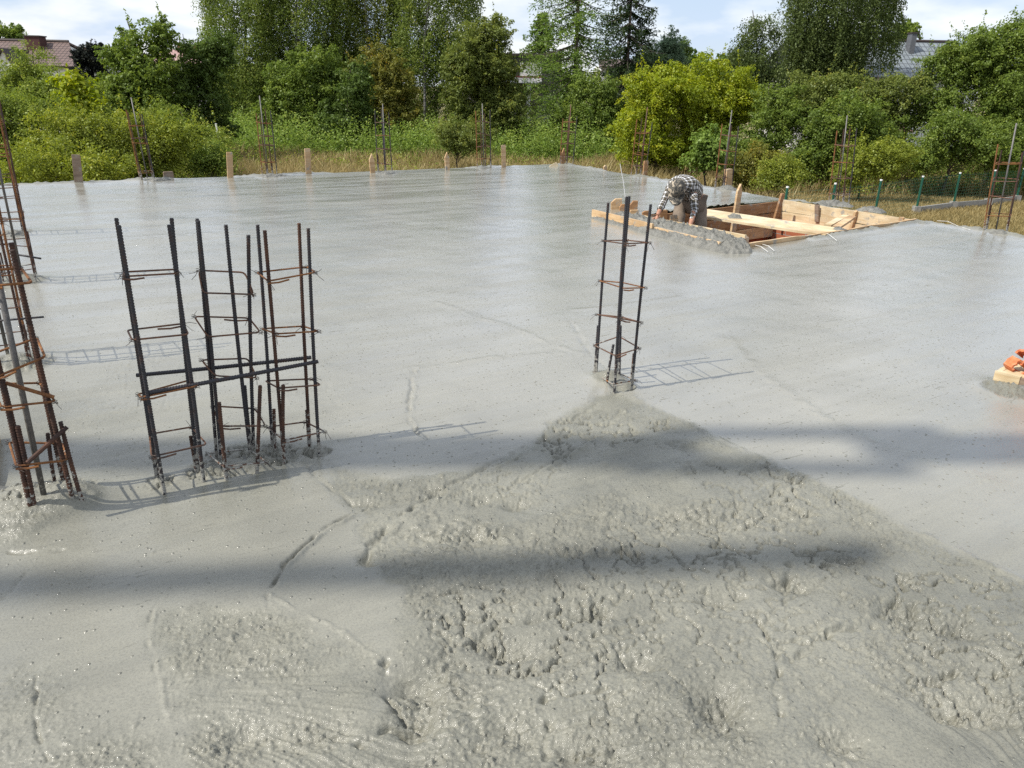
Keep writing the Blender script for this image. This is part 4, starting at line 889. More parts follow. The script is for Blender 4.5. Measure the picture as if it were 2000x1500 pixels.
LM={
 'green':leafmat('leaves_green',(0.097,0.149,0.031),(0.190,0.253,0.045),(0.337,0.378,0.070)),
 'dark':leafmat('leaves_dark',(0.063,0.098,0.023),(0.115,0.172,0.037),(0.207,0.265,0.057)),
 'yellowgreen':leafmat('leaves_yellow_green',(.13,.165,.028),(.28,.32,.045),(.48,.43,.07)),
 'lime':leafmat('leaves_lime',(0.188,0.250,0.019),(0.340,0.380,0.030),(0.550,0.480,0.040)),
 'olive':leafmat('leaves_olive',(0.105,0.140,0.036),(0.197,0.231,0.049),(0.378,0.337,0.070)),
 'birch':leafmat('leaves_birch',(0.105,0.149,0.039),(0.197,0.253,0.056),(0.365,0.365,0.098)),
 'larch':leafmat('needles_larch',(0.087,0.149,0.039),(0.183,0.267,0.056),(0.281,0.351,0.084)),
 'spruce':leafmat('needles_spruce',(0.031,0.056,0.024),(0.056,0.084,0.031),(0.084,0.113,0.043)),
 'weep':leafmat('leaves_weeping_birch',(0.057,0.081,0.028),(0.127,0.167,0.048),(0.218,0.253,0.092)),
 'pine':leafmat('needles_pine',(0.081,0.127,0.069),(0.161,0.230,0.138),(0.230,0.310,0.196)),
 'purple':leafmat('needles_dark',(0.015,0.018,0.018),(0.028,0.030,0.026),(0.040,0.045,0.035)),
 'willow':leafmat('leaves_willow',(.125,.17,.035),(.26,.32,.055),(.46,.43,.09)),
 'nettle':leafmat('leaves_nettle',(0.114,0.175,0.036),(0.224,0.316,0.063),(0.378,0.435,0.098)),
 'autumn':leafmat('leaves_autumn',(0.123,0.140,0.031),(0.238,0.224,0.043),(0.505,0.308,0.056)),
 'dry':leafmat('dry_grass',(0.225,0.175,0.075),(0.380,0.300,0.140),(0.520,0.420,0.220),trans=.3),
 'silver':leafmat('leaves_silvery',(0.107,0.137,0.091),(0.195,0.232,0.171),(0.366,0.390,0.329)),
}
bark=simple('bark',[(.035,.028,.022),(.09,.07,.055)],.95,6,.02,14)
bbark=simple('birch_bark',[(.04,.04,.04),(.12,.11,.10),(.42,.41,.39)],.8,3.5,.01,10,stretch=(1,1,2.5))
def leaves(name,P,Nn,S,tint,mat,parent,asp=.55,drop=0):
    n=len(P); Nn=Nn/(np.linalg.norm(Nn,axis=1)[:,None]+1e-9)
    rv=rng.normal(size=(n,3)); rv[:,2]-=drop
    u=rv-Nn*(rv*Nn).sum(1)[:,None]; u/=np.linalg.norm(u,axis=1)[:,None]+1e-9; v=np.cross(Nn,u)
    S=S[:,None]; V=np.empty((n,4,3)); fold=Nn*S*.15
    V[:,0]=P-u*S*.5; V[:,1]=P+v*S*asp*.5+fold; V[:,2]=P+u*S*.5; V[:,3]=P-v*S*asp*.5+fold
    F=np.arange(n*4).reshape(n,4)
    o=mesh(name,V.reshape(-1,3),F,mat,parent)
    a=o.data.attributes.new('tint','FLOAT','POINT'); a.data.foreach_set('value',np.repeat(tint,4).astype(np.float32)); return o
def rdir(n):
    v=rng.normal(size=(n,3)); return v/np.linalg.norm(v,axis=1)[:,None]
def clumps(blobs,nc,cr,nl,flat=.7,inner=.25,jag=.25):
    """blobs: list of (centre, radii). nc clump centres spread near their surfaces, nl leaves each"""
    vols=np.array([b[1][0]*b[1][1]+b[1][0]*b[1][2] for b in blobs]); vols=vols/vols.sum(); CC=[];OUTW=[]
    for b,w in zip(blobs,vols):
        k=max(3,int(nc*w)); d=rdir(k); r=1-inner*rng.random(k)**1.5-(rng.random(k)<.25)*rng.random(k)*.5
        c=np.array(b[0]); R=np.array(b[1])
        jg=1+jag*(fbm(d[:,0]*2.2+c[0],d[:,2]*2.2+d[:,1]*1.7+c[1],7,3)-.5)*2
        CC.append(c+d*R*(r*jg)[:,None]); OUTW.append(d)
    CC=np.concatenate(CC); OW=np.concatenate(OUTW); k=len(CC)
    size=cr*(.6+.8*rng.random(k)); P=np.repeat(CC,nl,0); o=np.repeat(OW,nl,0); s=np.repeat(size,nl)
    # each clump is a spray: long along its own branch direction, arching over at the tip
    bd=OW*.9+np.array([0,0,.75])+rng.normal(size=OW.shape)*.42; bd/=np.linalg.norm(bd,axis=1)[:,None]; bd=np.repeat(bd,nl,0)
    t_=rng.random(len(P))**.8*1.75-.65; off=rdir(len(P))*(rng.random(len(P))**.5)[:,None]; off[:,2]*=flat
    wd=(.62*np.clip(1.15-t_*.75,.18,1.2))[:,None]
    P=P+bd*(t_*s)[:,None]+off*wd*s[:,None]; P[:,2]-=.38*s*np.clip(t_,0,2)**2
    Nn=off*.9+o*.15+rng.normal(size=P.shape)*.45+np.array([-.1,-.1,.5])
    ctint=np.repeat(rng.random(k),nl); tint=np.clip(.55*ctint+.35*rng.random(len(P))+.12*off[:,2],0,1)
    return P,Nn,tint,CC
LN=[0]
def limbs(parent,base,top,blobsC,r0,mat,name='trunk',n=14,wob=.3,split=None):
    base=np.array(base,float); top=np.array(top,float); mb=MB(); m_=10; t=np.linspace(0,1,m_)
    Tp=base+(top-base)*t[:,None]+np.stack([np.sin(t*5+base[0])*wob*t,np.cos(t*4+base[0])*wob*t,t*0],1)
    mb.tube(Tp,r0*(1-.88*t)+.01,8)
    if len(blobsC):
        idx=rng.choice(len(blobsC),min(n,len(blobsC)),replace=False)
        for i in idx:
            c=blobsC[i]; hz=np.clip((c[2]-base[2])/(top[2]-base[2]+1e-6)*rng.uniform(.45,.85),.12,.95); a=base+(top-base)*hz; a=np.array([np.interp(hz,t,Tp[:,k]) for k in range(3)])
            mid=(a+c)/2+np.array([rng.normal()*.2,rng.normal()*.2,rng.uniform(-.1,.4)]); rr=max(.02,r0*(1-hz)*.5); mb.tube([a,(a+mid)/2+np.array([0,0,.05]),mid,c],[rr,rr*.8,rr*.55,rr*.2],5)
    return mb.build(name,mat,parent,smooth=True)
def root(name,label,cat,xpx,D,group=None,ypx=250):
    X=XatY(xpx,D,ypx); return thing(name,label,cat,(X,D,-3),group)
def zpx(x,y,D): return P3(x,y,D)[2]
def tree(name,label,cat,D,blobs_px,kind,dens=1.0,leaf=.12,trunk=None,group=None,cr=.66,nl=100,barkm=None,inner=.28,flat=.7,asp=.55,depth=.8,jag=.42,stems=12,r0=None,drop=0):
    """blobs_px: (cx,cy,rx,ry[,dD]) ellipses given as they show at distance D (px of the 2000 frame)"""
    bl=[]; x0_=blobs_px[0][0]
    if 450<x0_<1280 and D>=40 and kind!='lime' or (kind in('pine',) and D>=49): leaf*=D and 1.15; D*=1.28
    if kind=='lime' and x0_>1000: D+=6
    if label.startswith('thin forked'): D=40
    for q in blobs_px:
        cx,cy,rx,ry=q[:4]; dD=q[4] if len(q)>4 else 0; d=D+dD
        c=P3(cx,cy,d); k=d/FP*1.02; bl.append((c,(rx*k,max(rx,ry)*k*depth,ry*k)))
    cx=np.mean([b[0][0] for b in bl]); big=bl; bl=[]
    for c,R in big:
        R=np.array(R); bl.append((c,tuple(R*.66))); ns=13
        for dv_ in rdir(ns):
            if dv_[1]>.6: dv_[1]*=-1
            f=rng.uniform(.50,.92); q=rng.uniform(.18,.42); bl.append((c+dv_*R*f,tuple(np.full(3,q*R.min()*1.1)*np.array([1.15,1,.9]))))
    t=thing(name,label,cat,(bl[0][0][0] if trunk is None else XatY(trunk,D),D,-3),group)
    area=sum((b[1][0]*b[1][2]+b[1][1]*b[1][2]+b[1][0]*b[1][1])*4.2 for b in bl)
    nleaf=int(area*dens*2.05/(leaf*leaf*asp)); nc=max(6,nleaf//nl)
    P,Nn,tint,CC=clumps(bl,nc,cr,nl,flat,inner,jag)
    # loose shoots standing out of the outline
    nsh=int(len(CC)*.16); ii=rng.choice(len(CC),nsh); dr_=rng.normal(size=(nsh,3))*.45+np.array([0,-.1,1.0]); dr_/=np.linalg.norm(dr_,axis=1)[:,None]; Ls_=rng.uniform(.5,1.5,nsh)*cr*1.5
    u_=rng.random((nsh,26)); SP=CC[ii][:,None]+dr_[:,None]*(Ls_[:,None]*u_)[...,None]+rng.normal(size=(nsh,26,3))*.055*(1.3-u_)[...,None]; SP=SP.reshape(-1,3)
    P=np.concatenate([P,SP]); Nn=np.concatenate([Nn,rng.normal(size=SP.shape)+np.array([0,0,.4])]); tint=np.concatenate([tint,np.clip(.35+.6*rng.random(len(SP)),0,1)])
    P[:,2]=np.maximum(P[:,2],-2.97)
    LN[0]+=len(P)
    leaves('crown' if cat=='tree' else 'foliage',P,Nn,leaf*(.65+.7*rng.random(len(P))),tint,LM[kind],t,asp,drop)
    top=max(b[0][2]+b[1][2]*.6 for b in bl); base=np.array(t.location)
    limbs(t,base,(base[0]*.6+cx*.4,D,top),CC,r0 or max(.04,(top+3)*.018),barkm or bark,'trunk' if cat=='tree' else 'stems',stems)
    return t
print('person etc',round(time.time()-T0,1))
# --- left side
G_B='bushes and trees beyond the slab'
tree('bush','pale green willow bush at the far left, filling the frame edge','bush',30,[(-30,230,90,70),(40,260,80,70),(10,310,100,50)],'willow',leaf=.09)
tree('bush','feathery light green young tree below the brown tiled roof','bush',38,[(62,150,32,52),(40,195,50,40),(35,170,30,26)],'willow',leaf=.10)
tree('bush','light green young tree between the roof and the dark conifer','bush',37,[(135,185,44,44),(100,205,50,40),(175,205,40,35)],'willow',leaf=.10)
tree('bush','young maple with large lime leaves among the left bushes','bush',33,[(148,180,20,26),(158,210,26,24)],'lime',leaf=.20,dens=.8,nl=20)
tree('bush','yellow-green willow bush left of the first far cage','bush',29,[(130,270,70,50),(200,290,60,50),(150,320,90,40)],'yellowgreen',leaf=.085)
tree('bush','low yellow bush standing behind the flat grey-brown stake','bush',26.5,[(90,325,70,40),(200,335,60,30)],'yellowgreen',leaf=.08)
tree('bush','yellow-green bush right behind the leftmost far cage','bush',30,[(275,265,50,50),(320,290,46,42),(280,320,50,35)],'yellowgreen',leaf=.085)
tree('bush','grey-green bush right of the leftmost far cage, lit from the left','bush',34,[(370,275,52,38),(330,250,36,34),(415,290,30,30)],'willow',leaf=.09)
tree('bush','small round dark green bush on the dry grass left of a square stake','bush',31,[(420,310,22,16),(400,322,16,10)],'green',leaf=.08)
tree('walnut_tree','bushy green tree with feathery top, right of the dark conifer','tree',44,[(275,105,44,52),(320,80,24,40),(245,135,44,48),(240,190,50,50),(300,180,60,60),(290,230,70,40)],'green',leaf=.16,dens=.85,nl=40,cr=.6,trunk=290)
tree('broadleaf_tree','dark green tree left of the birches, in front of a pink roof','tree',46,[(365,180,56,62),(400,130,40,50),(405,220,44,50),(345,240,50,40),(425,95,20,30)],'dark',leaf=.14,trunk=380)
tree('conifer','blackish conifer with several spiky tips behind the left bushes','tree',52,[(160,115,9,22),(182,112,8,20),(196,118,9,24),(180,150,34,34),(200,175,36,30),(232,112,7,16)],'purple',leaf=.13,cr=.35,trunk=185)
tree('broadleaf_tree','small distant tree standing behind the brown roof at the far left','tree',85,[(8,72,26,26),(38,80,16,20)],'green',leaf=.22,trunk=20)
# --- centre
tree('broadleaf_tree','round dense green tree standing before the birches, left of centre','tree',43,[(605,160,78,62),(560,200,50,50),(650,200,60,60),(600,240,90,45)],'green',leaf=.13,trunk=610)
tree('broadleaf_tree','dark bushy tree right of the round green one','tree',41,[(690,215,38,50),(660,250,40,36),(700,160,26,30)],'dark',leaf=.13,trunk=690)
tree('broadleaf_tree','tree with yellowing leaves behind the dark far cage','tree',44,[(745,135,44,42),(765,185,44,50),(735,225,36,40),(790,230,40,36)],'autumn',leaf=.12,trunk=760)
tree('apple_tree','large olive green fruit tree in front of the grey derelict house','tree',42,[(935,120,46,66),(960,70,34,30),(975,150,46,55),(905,190,44,50),(975,215,58,54),(950,250,70,40),(900,130,30,50)],'olive',leaf=.12,trunk=960,dens=1.1)
tree('sapling','thin forked sapling with dark stems at the far slab edge','tree',31,[(905,272,34,26),(880,262,20,18),(935,268,20,20)],'olive',leaf=.09,dens=.10,trunk=894,stems=16,r0=.05)
tree('bush','bushy green shrub with orange fruit behind the far corner cage','bush',42,[(1150,215,60,50),(1120,250,44,44),(1185,250,50,44),(1160,180,44,30)],'green',leaf=.11)
tree('bush','silvery grey-leaved shrub between the green shrub and the yellow one','bush',43,[(1200,215,46,24),(1230,235,30,24)],'silver',leaf=.11)
tree('bush','low dark green bush beneath the derelict house','bush',41,[(1035,288,50,16),(1095,292,40,14),(1000,285,40,18)],'green',leaf=.11)
tree('bush','tall bright yellow-green shrub beside the worker, its left half','bush',37,[(1290,200,62,48),(1250,255,56,50),(1320,170,50,34),(1280,290,60,36)],'lime',leaf=.11,dens=1.1)
tree('bush','bright yellow-green shrub, taller right half above the worker','bush',38,[(1400,175,60,46),(1440,200,52,40),(1375,225,60,50),(1370,270,60,40),(1330,300,36,24)],'lime',leaf=.11)
tree('bush','dark green maple sapling under the yellow-green shrub','bush',35,[(1385,290,22,28),(1380,310,26,16)],'nettle',leaf=.14)
tree('pine_tree','bluish pine between the spruce and the yellow-green shrub','tree',50,[(1300,120,36,40),(1310,85,18,24),(1295,165,52,40),(1330,150,30,40),(1265,150,30,34)],'pine',leaf=.15,asp=.3,dens=.8,trunk=1300)
tree('broadleaf_tree','dark green tree right of the spruce, behind the pine','tree',56,[(1250,150,34,50),(1245,200,30,40),(1330,110,20,30)],'dark',leaf=.15,trunk=1255)
# --- right
tree('bush','shadowed green shrub right of the yellow-green shrub','bush',41,[(1500,260,50,50),(1470,300,40,34),(1520,210,40,36)],'green',leaf=.11)
tree('bush','leafy shrub with a few orange leaves below the weeping birch','bush',42,[(1585,190,60,40),(1640,180,50,30),(1560,230,50,40)],'olive',leaf=.11)
tree('bush','dense mid-green shrub behind the stairwell cage','bush',40,[(1640,240,76,50),(1600,290,60,40),(1690,280,60,50),(1640,310,60,30)],'green',leaf=.11)
tree('bush','light green shrub overhanging in the middle of the right thicket','bush',42,[(1700,200,52,40),(1755,195,48,38),(1720,240,40,30)],'olive',leaf=.11)
tree('bush','tall sloping green shrub under the grey tiled roof','bush',42,[(1865,165,66,56),(1805,205,50,42),(1905,125,56,48),(1850,125,28,26),(1868,108,34,26)],'green',leaf=.11,dens=.9)
tree('bush','tallest shrub at the right frame edge, reaching highest','bush',40,[(1980,120,60,70),(1960,190,70,60),(2020,220,60,80),(1930,100,40,36),(1990,75,34,30)],'green',leaf=.11)
tree('bush','low leafy shrub behind the last green fence posts','bush',38,[(1860,270,60,50),(1930,280,60,50),(1990,300,50,50),(1800,300,40,30)],'green',leaf=.10)
tree('bush','yellowish shrub in front of the fence corner','bush',36,[(1690,310,36,36),(1740,310,40,30),(1665,340,26,22)],'yellowgreen',leaf=.09,dens=.8)
tree('bush','small yellow shrub on the dry grass behind the stairwell stake','bush',33,[(1515,345,26,22),(1540,335,18,16)],'yellowgreen',leaf=.08)
tree('bush','loose yellowish shrub right of the cage behind the worker','bush',35,[(1480,320,36,34),(1450,335,26,24)],'autumn',leaf=.09,dens=.8)
# --- birches, larch, spruce
def drooping(name,label,D,trunk,boxes,kind,nst,leaf=.16,Ls=(.8,2.6),barkm=None,r0=.16,nlv=44,dens=1,jit=.17,sway=.15,group=None,limbsn=9,twig=True):
    """weeping crown: boxes (x0,x1,ytop,ybottom px) filled with hanging leafy strands"""
    t=thing(name,label,'tree',(XatY(trunk[-1][0],D),D,-3),group)
    Pt=[];Tn=[];starts=[]
    areas=np.array([(b[1]-b[0])*(b[3]-b[2]) for b in boxes],float); w=areas/areas.sum()
    for b,ww in zip(boxes,w):
        k=int(nst*ww); xs=rng.uniform(b[0],b[1],k)
        yt=b[2]+(b[3]-b[2])*rng.random(k)**.9
        # rounded shoulders
        cx=(b[0]+b[1])/2; hw=(b[1]-b[0])/2; yt=np.maximum(yt,b[2]+(b[3]-b[2])*.35*np.abs((xs-cx)/hw)**2.5)
        dd=rng.uniform(-1,1,k)*hw*D/FP*.9*np.sqrt(np.clip(1-((xs-cx)/hw)**2,.05,1))
        # cluster strands in x so that gaps open between curtains
        xs=xs+5*np.sin(xs*.11+yt*.09)
        for x_,y_,d_ in zip(xs,yt,dd): starts.append(P3(x_,y_,D+d_))
    starts=np.array(starts); k=len(starts); Ln=rng.uniform(*Ls,k)
    t_=rng.random((k,nlv)); sw=rng.normal(size=(k,2))*sway
    P=np.repeat(starts[:,None],nlv,1); P[...,2]-=t_*Ln[:,None]; P[...,0]+=sw[:,None,0]*t_*1.5; P[...,1]+=sw[:,None,1]*t_
    P[...,0]+=.35*(1-(1-t_)**2)*rng.normal(size=(k,1))*.8; P+=rng.normal(size=P.shape)*np.array([jit,jit,.08]); P=P.reshape(-1,3)
    Nn=rng.normal(size=P.shape)+np.array([-.3,-.3,.3]); tint=np.clip(np.repeat(rng.random(k),nlv)*.5+.5*rng.random(len(P)),0,1)
    LN[0]+=len(P)
    leaves('crown',P,Nn,leaf*(.7+.6*rng.random(len(P))),tint,LM[kind],t,.5,drop=1.2)
    mb=MB(); tp=[P3(q[0],q[1],D-(2.0 if 500<trunk[0][0]<900 else -.5)) for q in trunk]; tp[-1][2]=-3
    tp=tp[::-1]; nn=len(tp); rr=np.linspace(r0,r0*.25,nn); mb.tube(tp,rr,8)
    idx=rng.choice(k,min(limbsn,k),replace=False)
    tp=np.array(tp)
    for i in idx:
        c=starts[i]; hz=np.clip(c[2]-rng.uniform(.8,3),tp[0][2]+2,tp[-1][2]); a=np.array([np.interp(hz,tp[:,2],tp[:,0]),np.interp(hz,tp[:,2],tp[:,1]),hz]); mid=(a*.45+c*.55)+np.array([0,0,.3]); mb.tube([a,mid,c],[r0*.24,r0*.15,.01],5)
    mb.build('trunk',barkm or bbark,t,smooth=True); return t
drooping('birch','tall birch at the left of the birch group, crown leaving the frame',63,[(485,-120),(480,60),(478,150),(480,300)],[(395,560,-110,150),(420,540,100,240)],'birch',1500)
drooping('birch','birch with pale branching trunk seen in the upper crown',64,[(590,-120),(578,20),(582,110),(588,300)],[(500,690,-120,150),(560,700,80,190)],'birch',1700)
drooping('birch','middle birch with brownish hanging foliage',65,[(700,-120),(716,40),(718,160),(715,300)],[(640,800,-120,170),(680,790,90,200)],'olive',1500)
drooping('birch','birch with white forked trunk just left of the olive fruit tree',63,[(860,-120),(838,0),(828,90),(830,210),(828,300)],[(760,935,-120,110),(800,900,60,230)],'birch',1500,r0=.12)
drooping('weeping_birch','dark weeping birch on the right hanging before the grey roof',52,[(1660,-140),(1650,0),(1652,100),(1655,300)],[(1545,1765,-130,70),(1550,1700,20,118),(1535,1650,50,140)],'weep',2100,Ls=(1.2,3.6),leaf=.14,sway=.08,jit=.09)
drooping('young_birch','slender young birch with thin pointed tip left of the weeping birch','' or 48,[(1470,20),(1478,90),(1480,180),(1482,300)],[(1452,1492,30,90),(1430,1520,80,150),(1425,1535,120,210),(1500,1524,25,70)],'weep',520,Ls=(.4,1.2),leaf=.13,r0=.09)
def conifer(name,label,D,xc,ytop,ybot,hw,kind,tiers,leaf,lmin,droopy,rows=9,lt=.22,hg=.28,group=None,seed=0,gap=.0,y_first=None):
    t=thing(name,label,'tree',(XatY(xc,D),D,-3),group); zt=zpx(xc,ytop,D); zb=zpx(xc,ybot,D); X0=XatY(xc,D); hwm=hw*D/FP
    P=[];Nn=[];tn=[]; mb=MB(); mb.tube([(X0,D,-3),(X0+.05,D,zb),(X0,D,zt)],[.22,.17,.02],8)
    for i in range(tiers):
        f=(i+.5)/tiers; z=zt-(zt-zb)*f; R=hwm*(lmin+(1-lmin)*f**.8); nb=rows+int(3*f)
        for k in range(nb):
            a=rng.uniform(0,2*math.pi); L=R*rng.uniform(.6,1.1); dr=rng.uniform(.25,.55)*droopy
            s=np.linspace(0,1,6); bp_=np.stack([X0+math.cos(a)*L*s,D+math.sin(a)*L*s,z-L*dr*s+L*.20*droopy*s**3],1)
            mb.tube(bp_,np.linspace(.035,.008,6),4)
            n=int(75*L/2+25); u=rng.random(n)**.8; c=np.stack([np.interp(u,s,bp_[:,q]) for q in range(3)],1)
            lat=rng.normal(size=n)*lt*L*(.25+.5*u)/1.2; hang=-np.abs(rng.normal(size=n))*hg*droopy
            c[:,0]+=-math.sin(a)*lat; c[:,1]+=math.cos(a)*lat; c[:,2]+=hang-.12*np.abs(lat)
            P.append(c); Nn.append(rng.normal(size=(n,3))*.6+np.array([-.1,-.1,.8])); tn.append(np.clip(rng.random(n)*.6+.4*rng.random(),0,1))
    P=np.concatenate(P);Nn=np.concatenate(Nn);tn=np.concatenate(tn); LN[0]+=len(P)
    leaves('crown',P,Nn,leaf*(.7+.6*rng.random(len(P))),tn,LM[kind],t,.32,drop=.6); mb.build('trunk',bark,t,smooth=True); return t
conifer('larch','tall feathery larch with bare dark trunk in front of the grey house',60,1115,-350,200,118,'larch',24,.24,.25,1.1,rows=6,lt=.16,hg=.36)
conifer('larch','lighter larch behind on the left of the big larch, only reaching mid height',72,1050,20,118,48,'larch',10,.28,.2,1.0,rows=7)
conifer('spruce','dark spruce with drooping tiered branches against the sky',56,1212,-115,215,104,'spruce',14,.24,.2,1.5,rows=9,lt=.10,hg=.20)
print('leaves',LN[0],round(time.time()-T0,1))
# --- stuff: far wood, weeds, scrub, grasses
def scatter(name,n,fx,kind,leaf,hgt,asp,D,mat,lab=None):
    pass
blF=[]
for k in range(34):
    D=rng.uniform(72,100); xp=rng.uniform(-250,2250); w=rng.uniform(60,120)*60/D
    yt=rng.uniform(120,150) if not (130<xp<430 or 1480<xp) else rng.uniform(150,165)
    c=P3(xp,(yt+215)/2,D); k_=D/FP; blF.append((c,(w*k_,w*k_*.6,(215-yt)/2*k_)))
P,Nn,tint,CC=clumps(blF,3600,1.1,28,.7,.2,.3); P[:,2]=np.maximum(P[:,2],-2.9); LN[0]+=len(P)
tag(leaves('far_trees',P,Nn,.42*(.6+.8*rng.random(len(P))),tint,LM['dark'],None,.7),kind='stuff')
def herb(name,n,region,h,kind,leaf,asp=.45,per=26,sp=.22,coverf=None):
    """ground cover: n tufts over region of (x px range at D range)"""
    D=rng.uniform(region[2],region[3],n); xp=rng.uniform(region[0],region[1],n); 
    X=(xp-1000)/FP*D*1.02; 
    if coverf is not None: k=coverf(X,D); X=X[k];D=D[k]
    n=len(X); H=h*(.4+.9*rng.random(n))*(.5+fbm(X*.5,D*.5,3,3))
    P=np.stack([np.repeat(X,per),np.repeat(D,per),np.repeat(H,per)],1); u=rng.random(len(P)); P[:,2]=-3+P[:,2]*u; P[:,:2]+=rng.normal(size=(len(P),2))*sp
    Nn=rng.normal(size=P.shape)*.6+np.array([-.1,-.3,.6]); tint=np.clip(np.repeat(rng.random(n),per)*.5+.25*rng.random(len(P))+.35*u,0,1); LN[0]+=len(P)
    return tag(leaves(name,P,Nn,leaf*(.6+.8*rng.random(len(P))),tint,LM[kind],None,asp),kind='stuff')
herb('weeds',6500,(380,1230,49,62),1.9,'nettle',.15)
herb('low_herbs',1300,(330,1230,38,50),.7,'willow',.11,coverf=lambda X,D:fbm(X*.35,D*.35,61,3)>.5)
herb('scrub',5200,(-120,470,27,46),1.9,'willow',.085,coverf=lambda X,D:(D>30)|(X<-14.5))
herb('undergrowth',2600,(1380,2150,38,52),1.4,'green',.11)
def grass(name,n,region,h,kind,w,coverf=None):
    D=rng.uniform(region[2],region[3],n); X=(rng.uniform(region[0],region[1],n)-1000)/FP*D*1.02
    if coverf is not None: k=coverf(X,D); X=X[k];D=D[k]
    n=len(X); H=h*(.35+.9*rng.random(n))*(.4+1.1*fbm(X*.35,D*.35,23,3)); a=rng.uniform(0,math.pi,n); l=rng.normal(size=(n,2))*.35
    b=np.stack([X,D,np.full(n,-3.0)],1); W=np.stack([np.cos(a)*w,np.sin(a)*w,0*a],1); mid=b+np.stack([l[:,0]*H*.35,l[:,1]*H*.35,H*.6],1); tip=b+np.stack([l[:,0]*H,l[:,1]*H,H],1)
    V=np.stack([b-W,b+W,mid+W*.8,tip+W*.15,tip-W*.15,mid-W*.8],1).reshape(-1,3); i=np.arange(n)[:,None]*6
    F=np.concatenate([i+np.array([0,1,2,5]),i+np.array([5,2,3,4])]); o=mesh(name,V,F,LM[kind]); at_=o.data.attributes.new('tint','FLOAT','POINT')
    at_.data.foreach_set('value',np.repeat(np.clip(.6*fbm(X*.6,D*.6,5,3)+.6*rng.random(n)-.1,0,1),6).astype(np.float32)); return tag(o,kind='stuff')
grass('dry_grass',120000,(200,2150,24,57),.8,'dry',.022,coverf=lambda X,D:(X>-13.5-(D-24)*.2)&((fbm(X*.3,D*.3,77,3)>.3))&((X<11.5)|(D>38)|(X-11.5<(D-33)*.2)))
grass('mown_grass',60000,(1500,2150,24,40),.16,'dry',.012,coverf=lambda X,D:(X>11))
grass('green_grass',40000,(200,2150,24,54),.4,'nettle',.016,coverf=lambda X,D:(X>-14)&(fbm(X*.25+7,D*.25,78,3)>.52)&((X<11)|(D>40)))
# ---------------------------------------------------------------- houses
def tiles(name,c0,c1,sx,sy):
    m,nt,b,L=newmat(name); tc=N(nt,'ShaderNodeUVMap',uv_map='roof'); 
    mp=N(nt,'ShaderNodeMapping'); mp.inputs['Scale'].default_value=(sx,sy,1); L(tc.outputs[0],mp.inputs[0])
    br=N(nt,'ShaderNodeTexBrick',offset=0,i_Scale=1,i_Mortar_Size=.09,i_Brick_Width=1,i_Row_Height=1,i_Mortar_Smooth=.6); L(mp.outputs[0],br.inputs[0])
    br.inputs['Color1'].default_value=(*c0,1); br.inputs['Color2'].default_value=(*[q*.85 for q in c0],1); br.inputs['Mortar'].default_value=(*c1,1); L(br.outputs[0],b.inputs['Base Color']); b.inputs['Roughness'].default_value=.6
    bp=N(nt,'ShaderNodeBump',i_Strength=1,i_Distance=.05); L(br.outputs['Fac'],bp.inputs['Height']); bp.invert=True; L(bp.outputs[0],b.inputs['Normal']); return m
def quad_uv(name,P4,mat,parent,t_=.12):
    """roof slope with thickness: P4 = lower-left, lower-right, upper-right, upper-left"""
    P4=[np.array(p,float) for p in P4]; n=np.cross(P4[1]-P4[0],P4[3]-P4[0]); n/=np.linalg.norm(n); V=[p for p in P4]+[p-n*t_ for p in P4]
    o=mesh(name,V,[(0,1,2,3),(7,6,5,4),(0,4,5,1),(1,5,6,2),(2,6,7,3),(3,7,4,0)],mat,parent); uv=o.data.uv_layers.new(name='roof'); eu=P4[1]-P4[0]; eu/=np.linalg.norm(eu); ev=np.cross(n,eu)
    for pl in o.data.polygons:
        for li in pl.loop_indices:
            v=np.array(V[o.data.loops[li].vertex_index])-P4[0]; uv.data[li].uv=(np.dot(v,eu),np.dot(v,ev))
    return o
plaster=simple('white_plaster',[(.62,.61,.58),(.75,.74,.71)],.9,3); grey_pl=simple('grey_render',[(.15,.14,.13),(.22,.205,.19),(.28,.26,.24)],.95,1.2,.01,8)
chim=simple('dark_brick',[(.06,.024,.022),(.09,.035,.03)],.9,12); redb=simple('red_brick',[(.28,.10,.07),(.36,.15,.10)],.9,12); glass=simple('window_glass',[(.02,.025,.03),(.05,.06,.07)],.1,3); dark=simple('dark_trim',[(.03,.02,.018),(.05,.035,.03)],.7)
def boxp(name,x0,x1,y0,y1,z0,z1,mat,parent):
    mb=MB(); mb.box(x0,x1,y0,y1,z0,z1); return mb.build(name,mat,parent)
# brown roof house, left
D=62; h=thing('brown_roof_house','white house with brown tiled roof and dark chimney at the upper left','house',(XatY(40,D),D,-3))
tb=tiles('brown_roof_tiles',(.15,.098,.082),(.04,.025,.022),3.3,2.6)
eL=P3(-160,130,D-3.2); eR=P3(154,130,D-3.2); rR=P3(134,82,D); rL=P3(-160,75,D); zr=rR[2]; ze=eR[2]
rL[2]=zr+.05; eL[2]=ze; eL[0]=rL[0]-1
quad_uv('roof',[(eL[0],D-3.4,ze),(eR[0],D-3.4,ze),(rR[0],D,zr),(rL[0],D,zr)],tb,h)
quad_uv('roof',[(eR[0],D+3.4,ze),(eL[0],D+3.4,ze),(rL[0],D,zr+.002),(rR[0],D,zr+.002)],tb,h)
boxp('wall',eL[0]+.4,eR[0]-.4,D-3.0,D+3.0,-3,ze+.02,plaster,h)
xg=eR[0]-.45; mesh('gable',[(xg,D-3,ze),(xg,D+3,ze),(rR[0]-.1,D,zr-.2),(xg-.2,D-3,ze),(xg-.2,D+3,ze),(rR[0]-.3,D,zr-.2)],[(0,1,2),(5,4,3),(0,2,5,3),(1,4,5,2)],plaster,h)
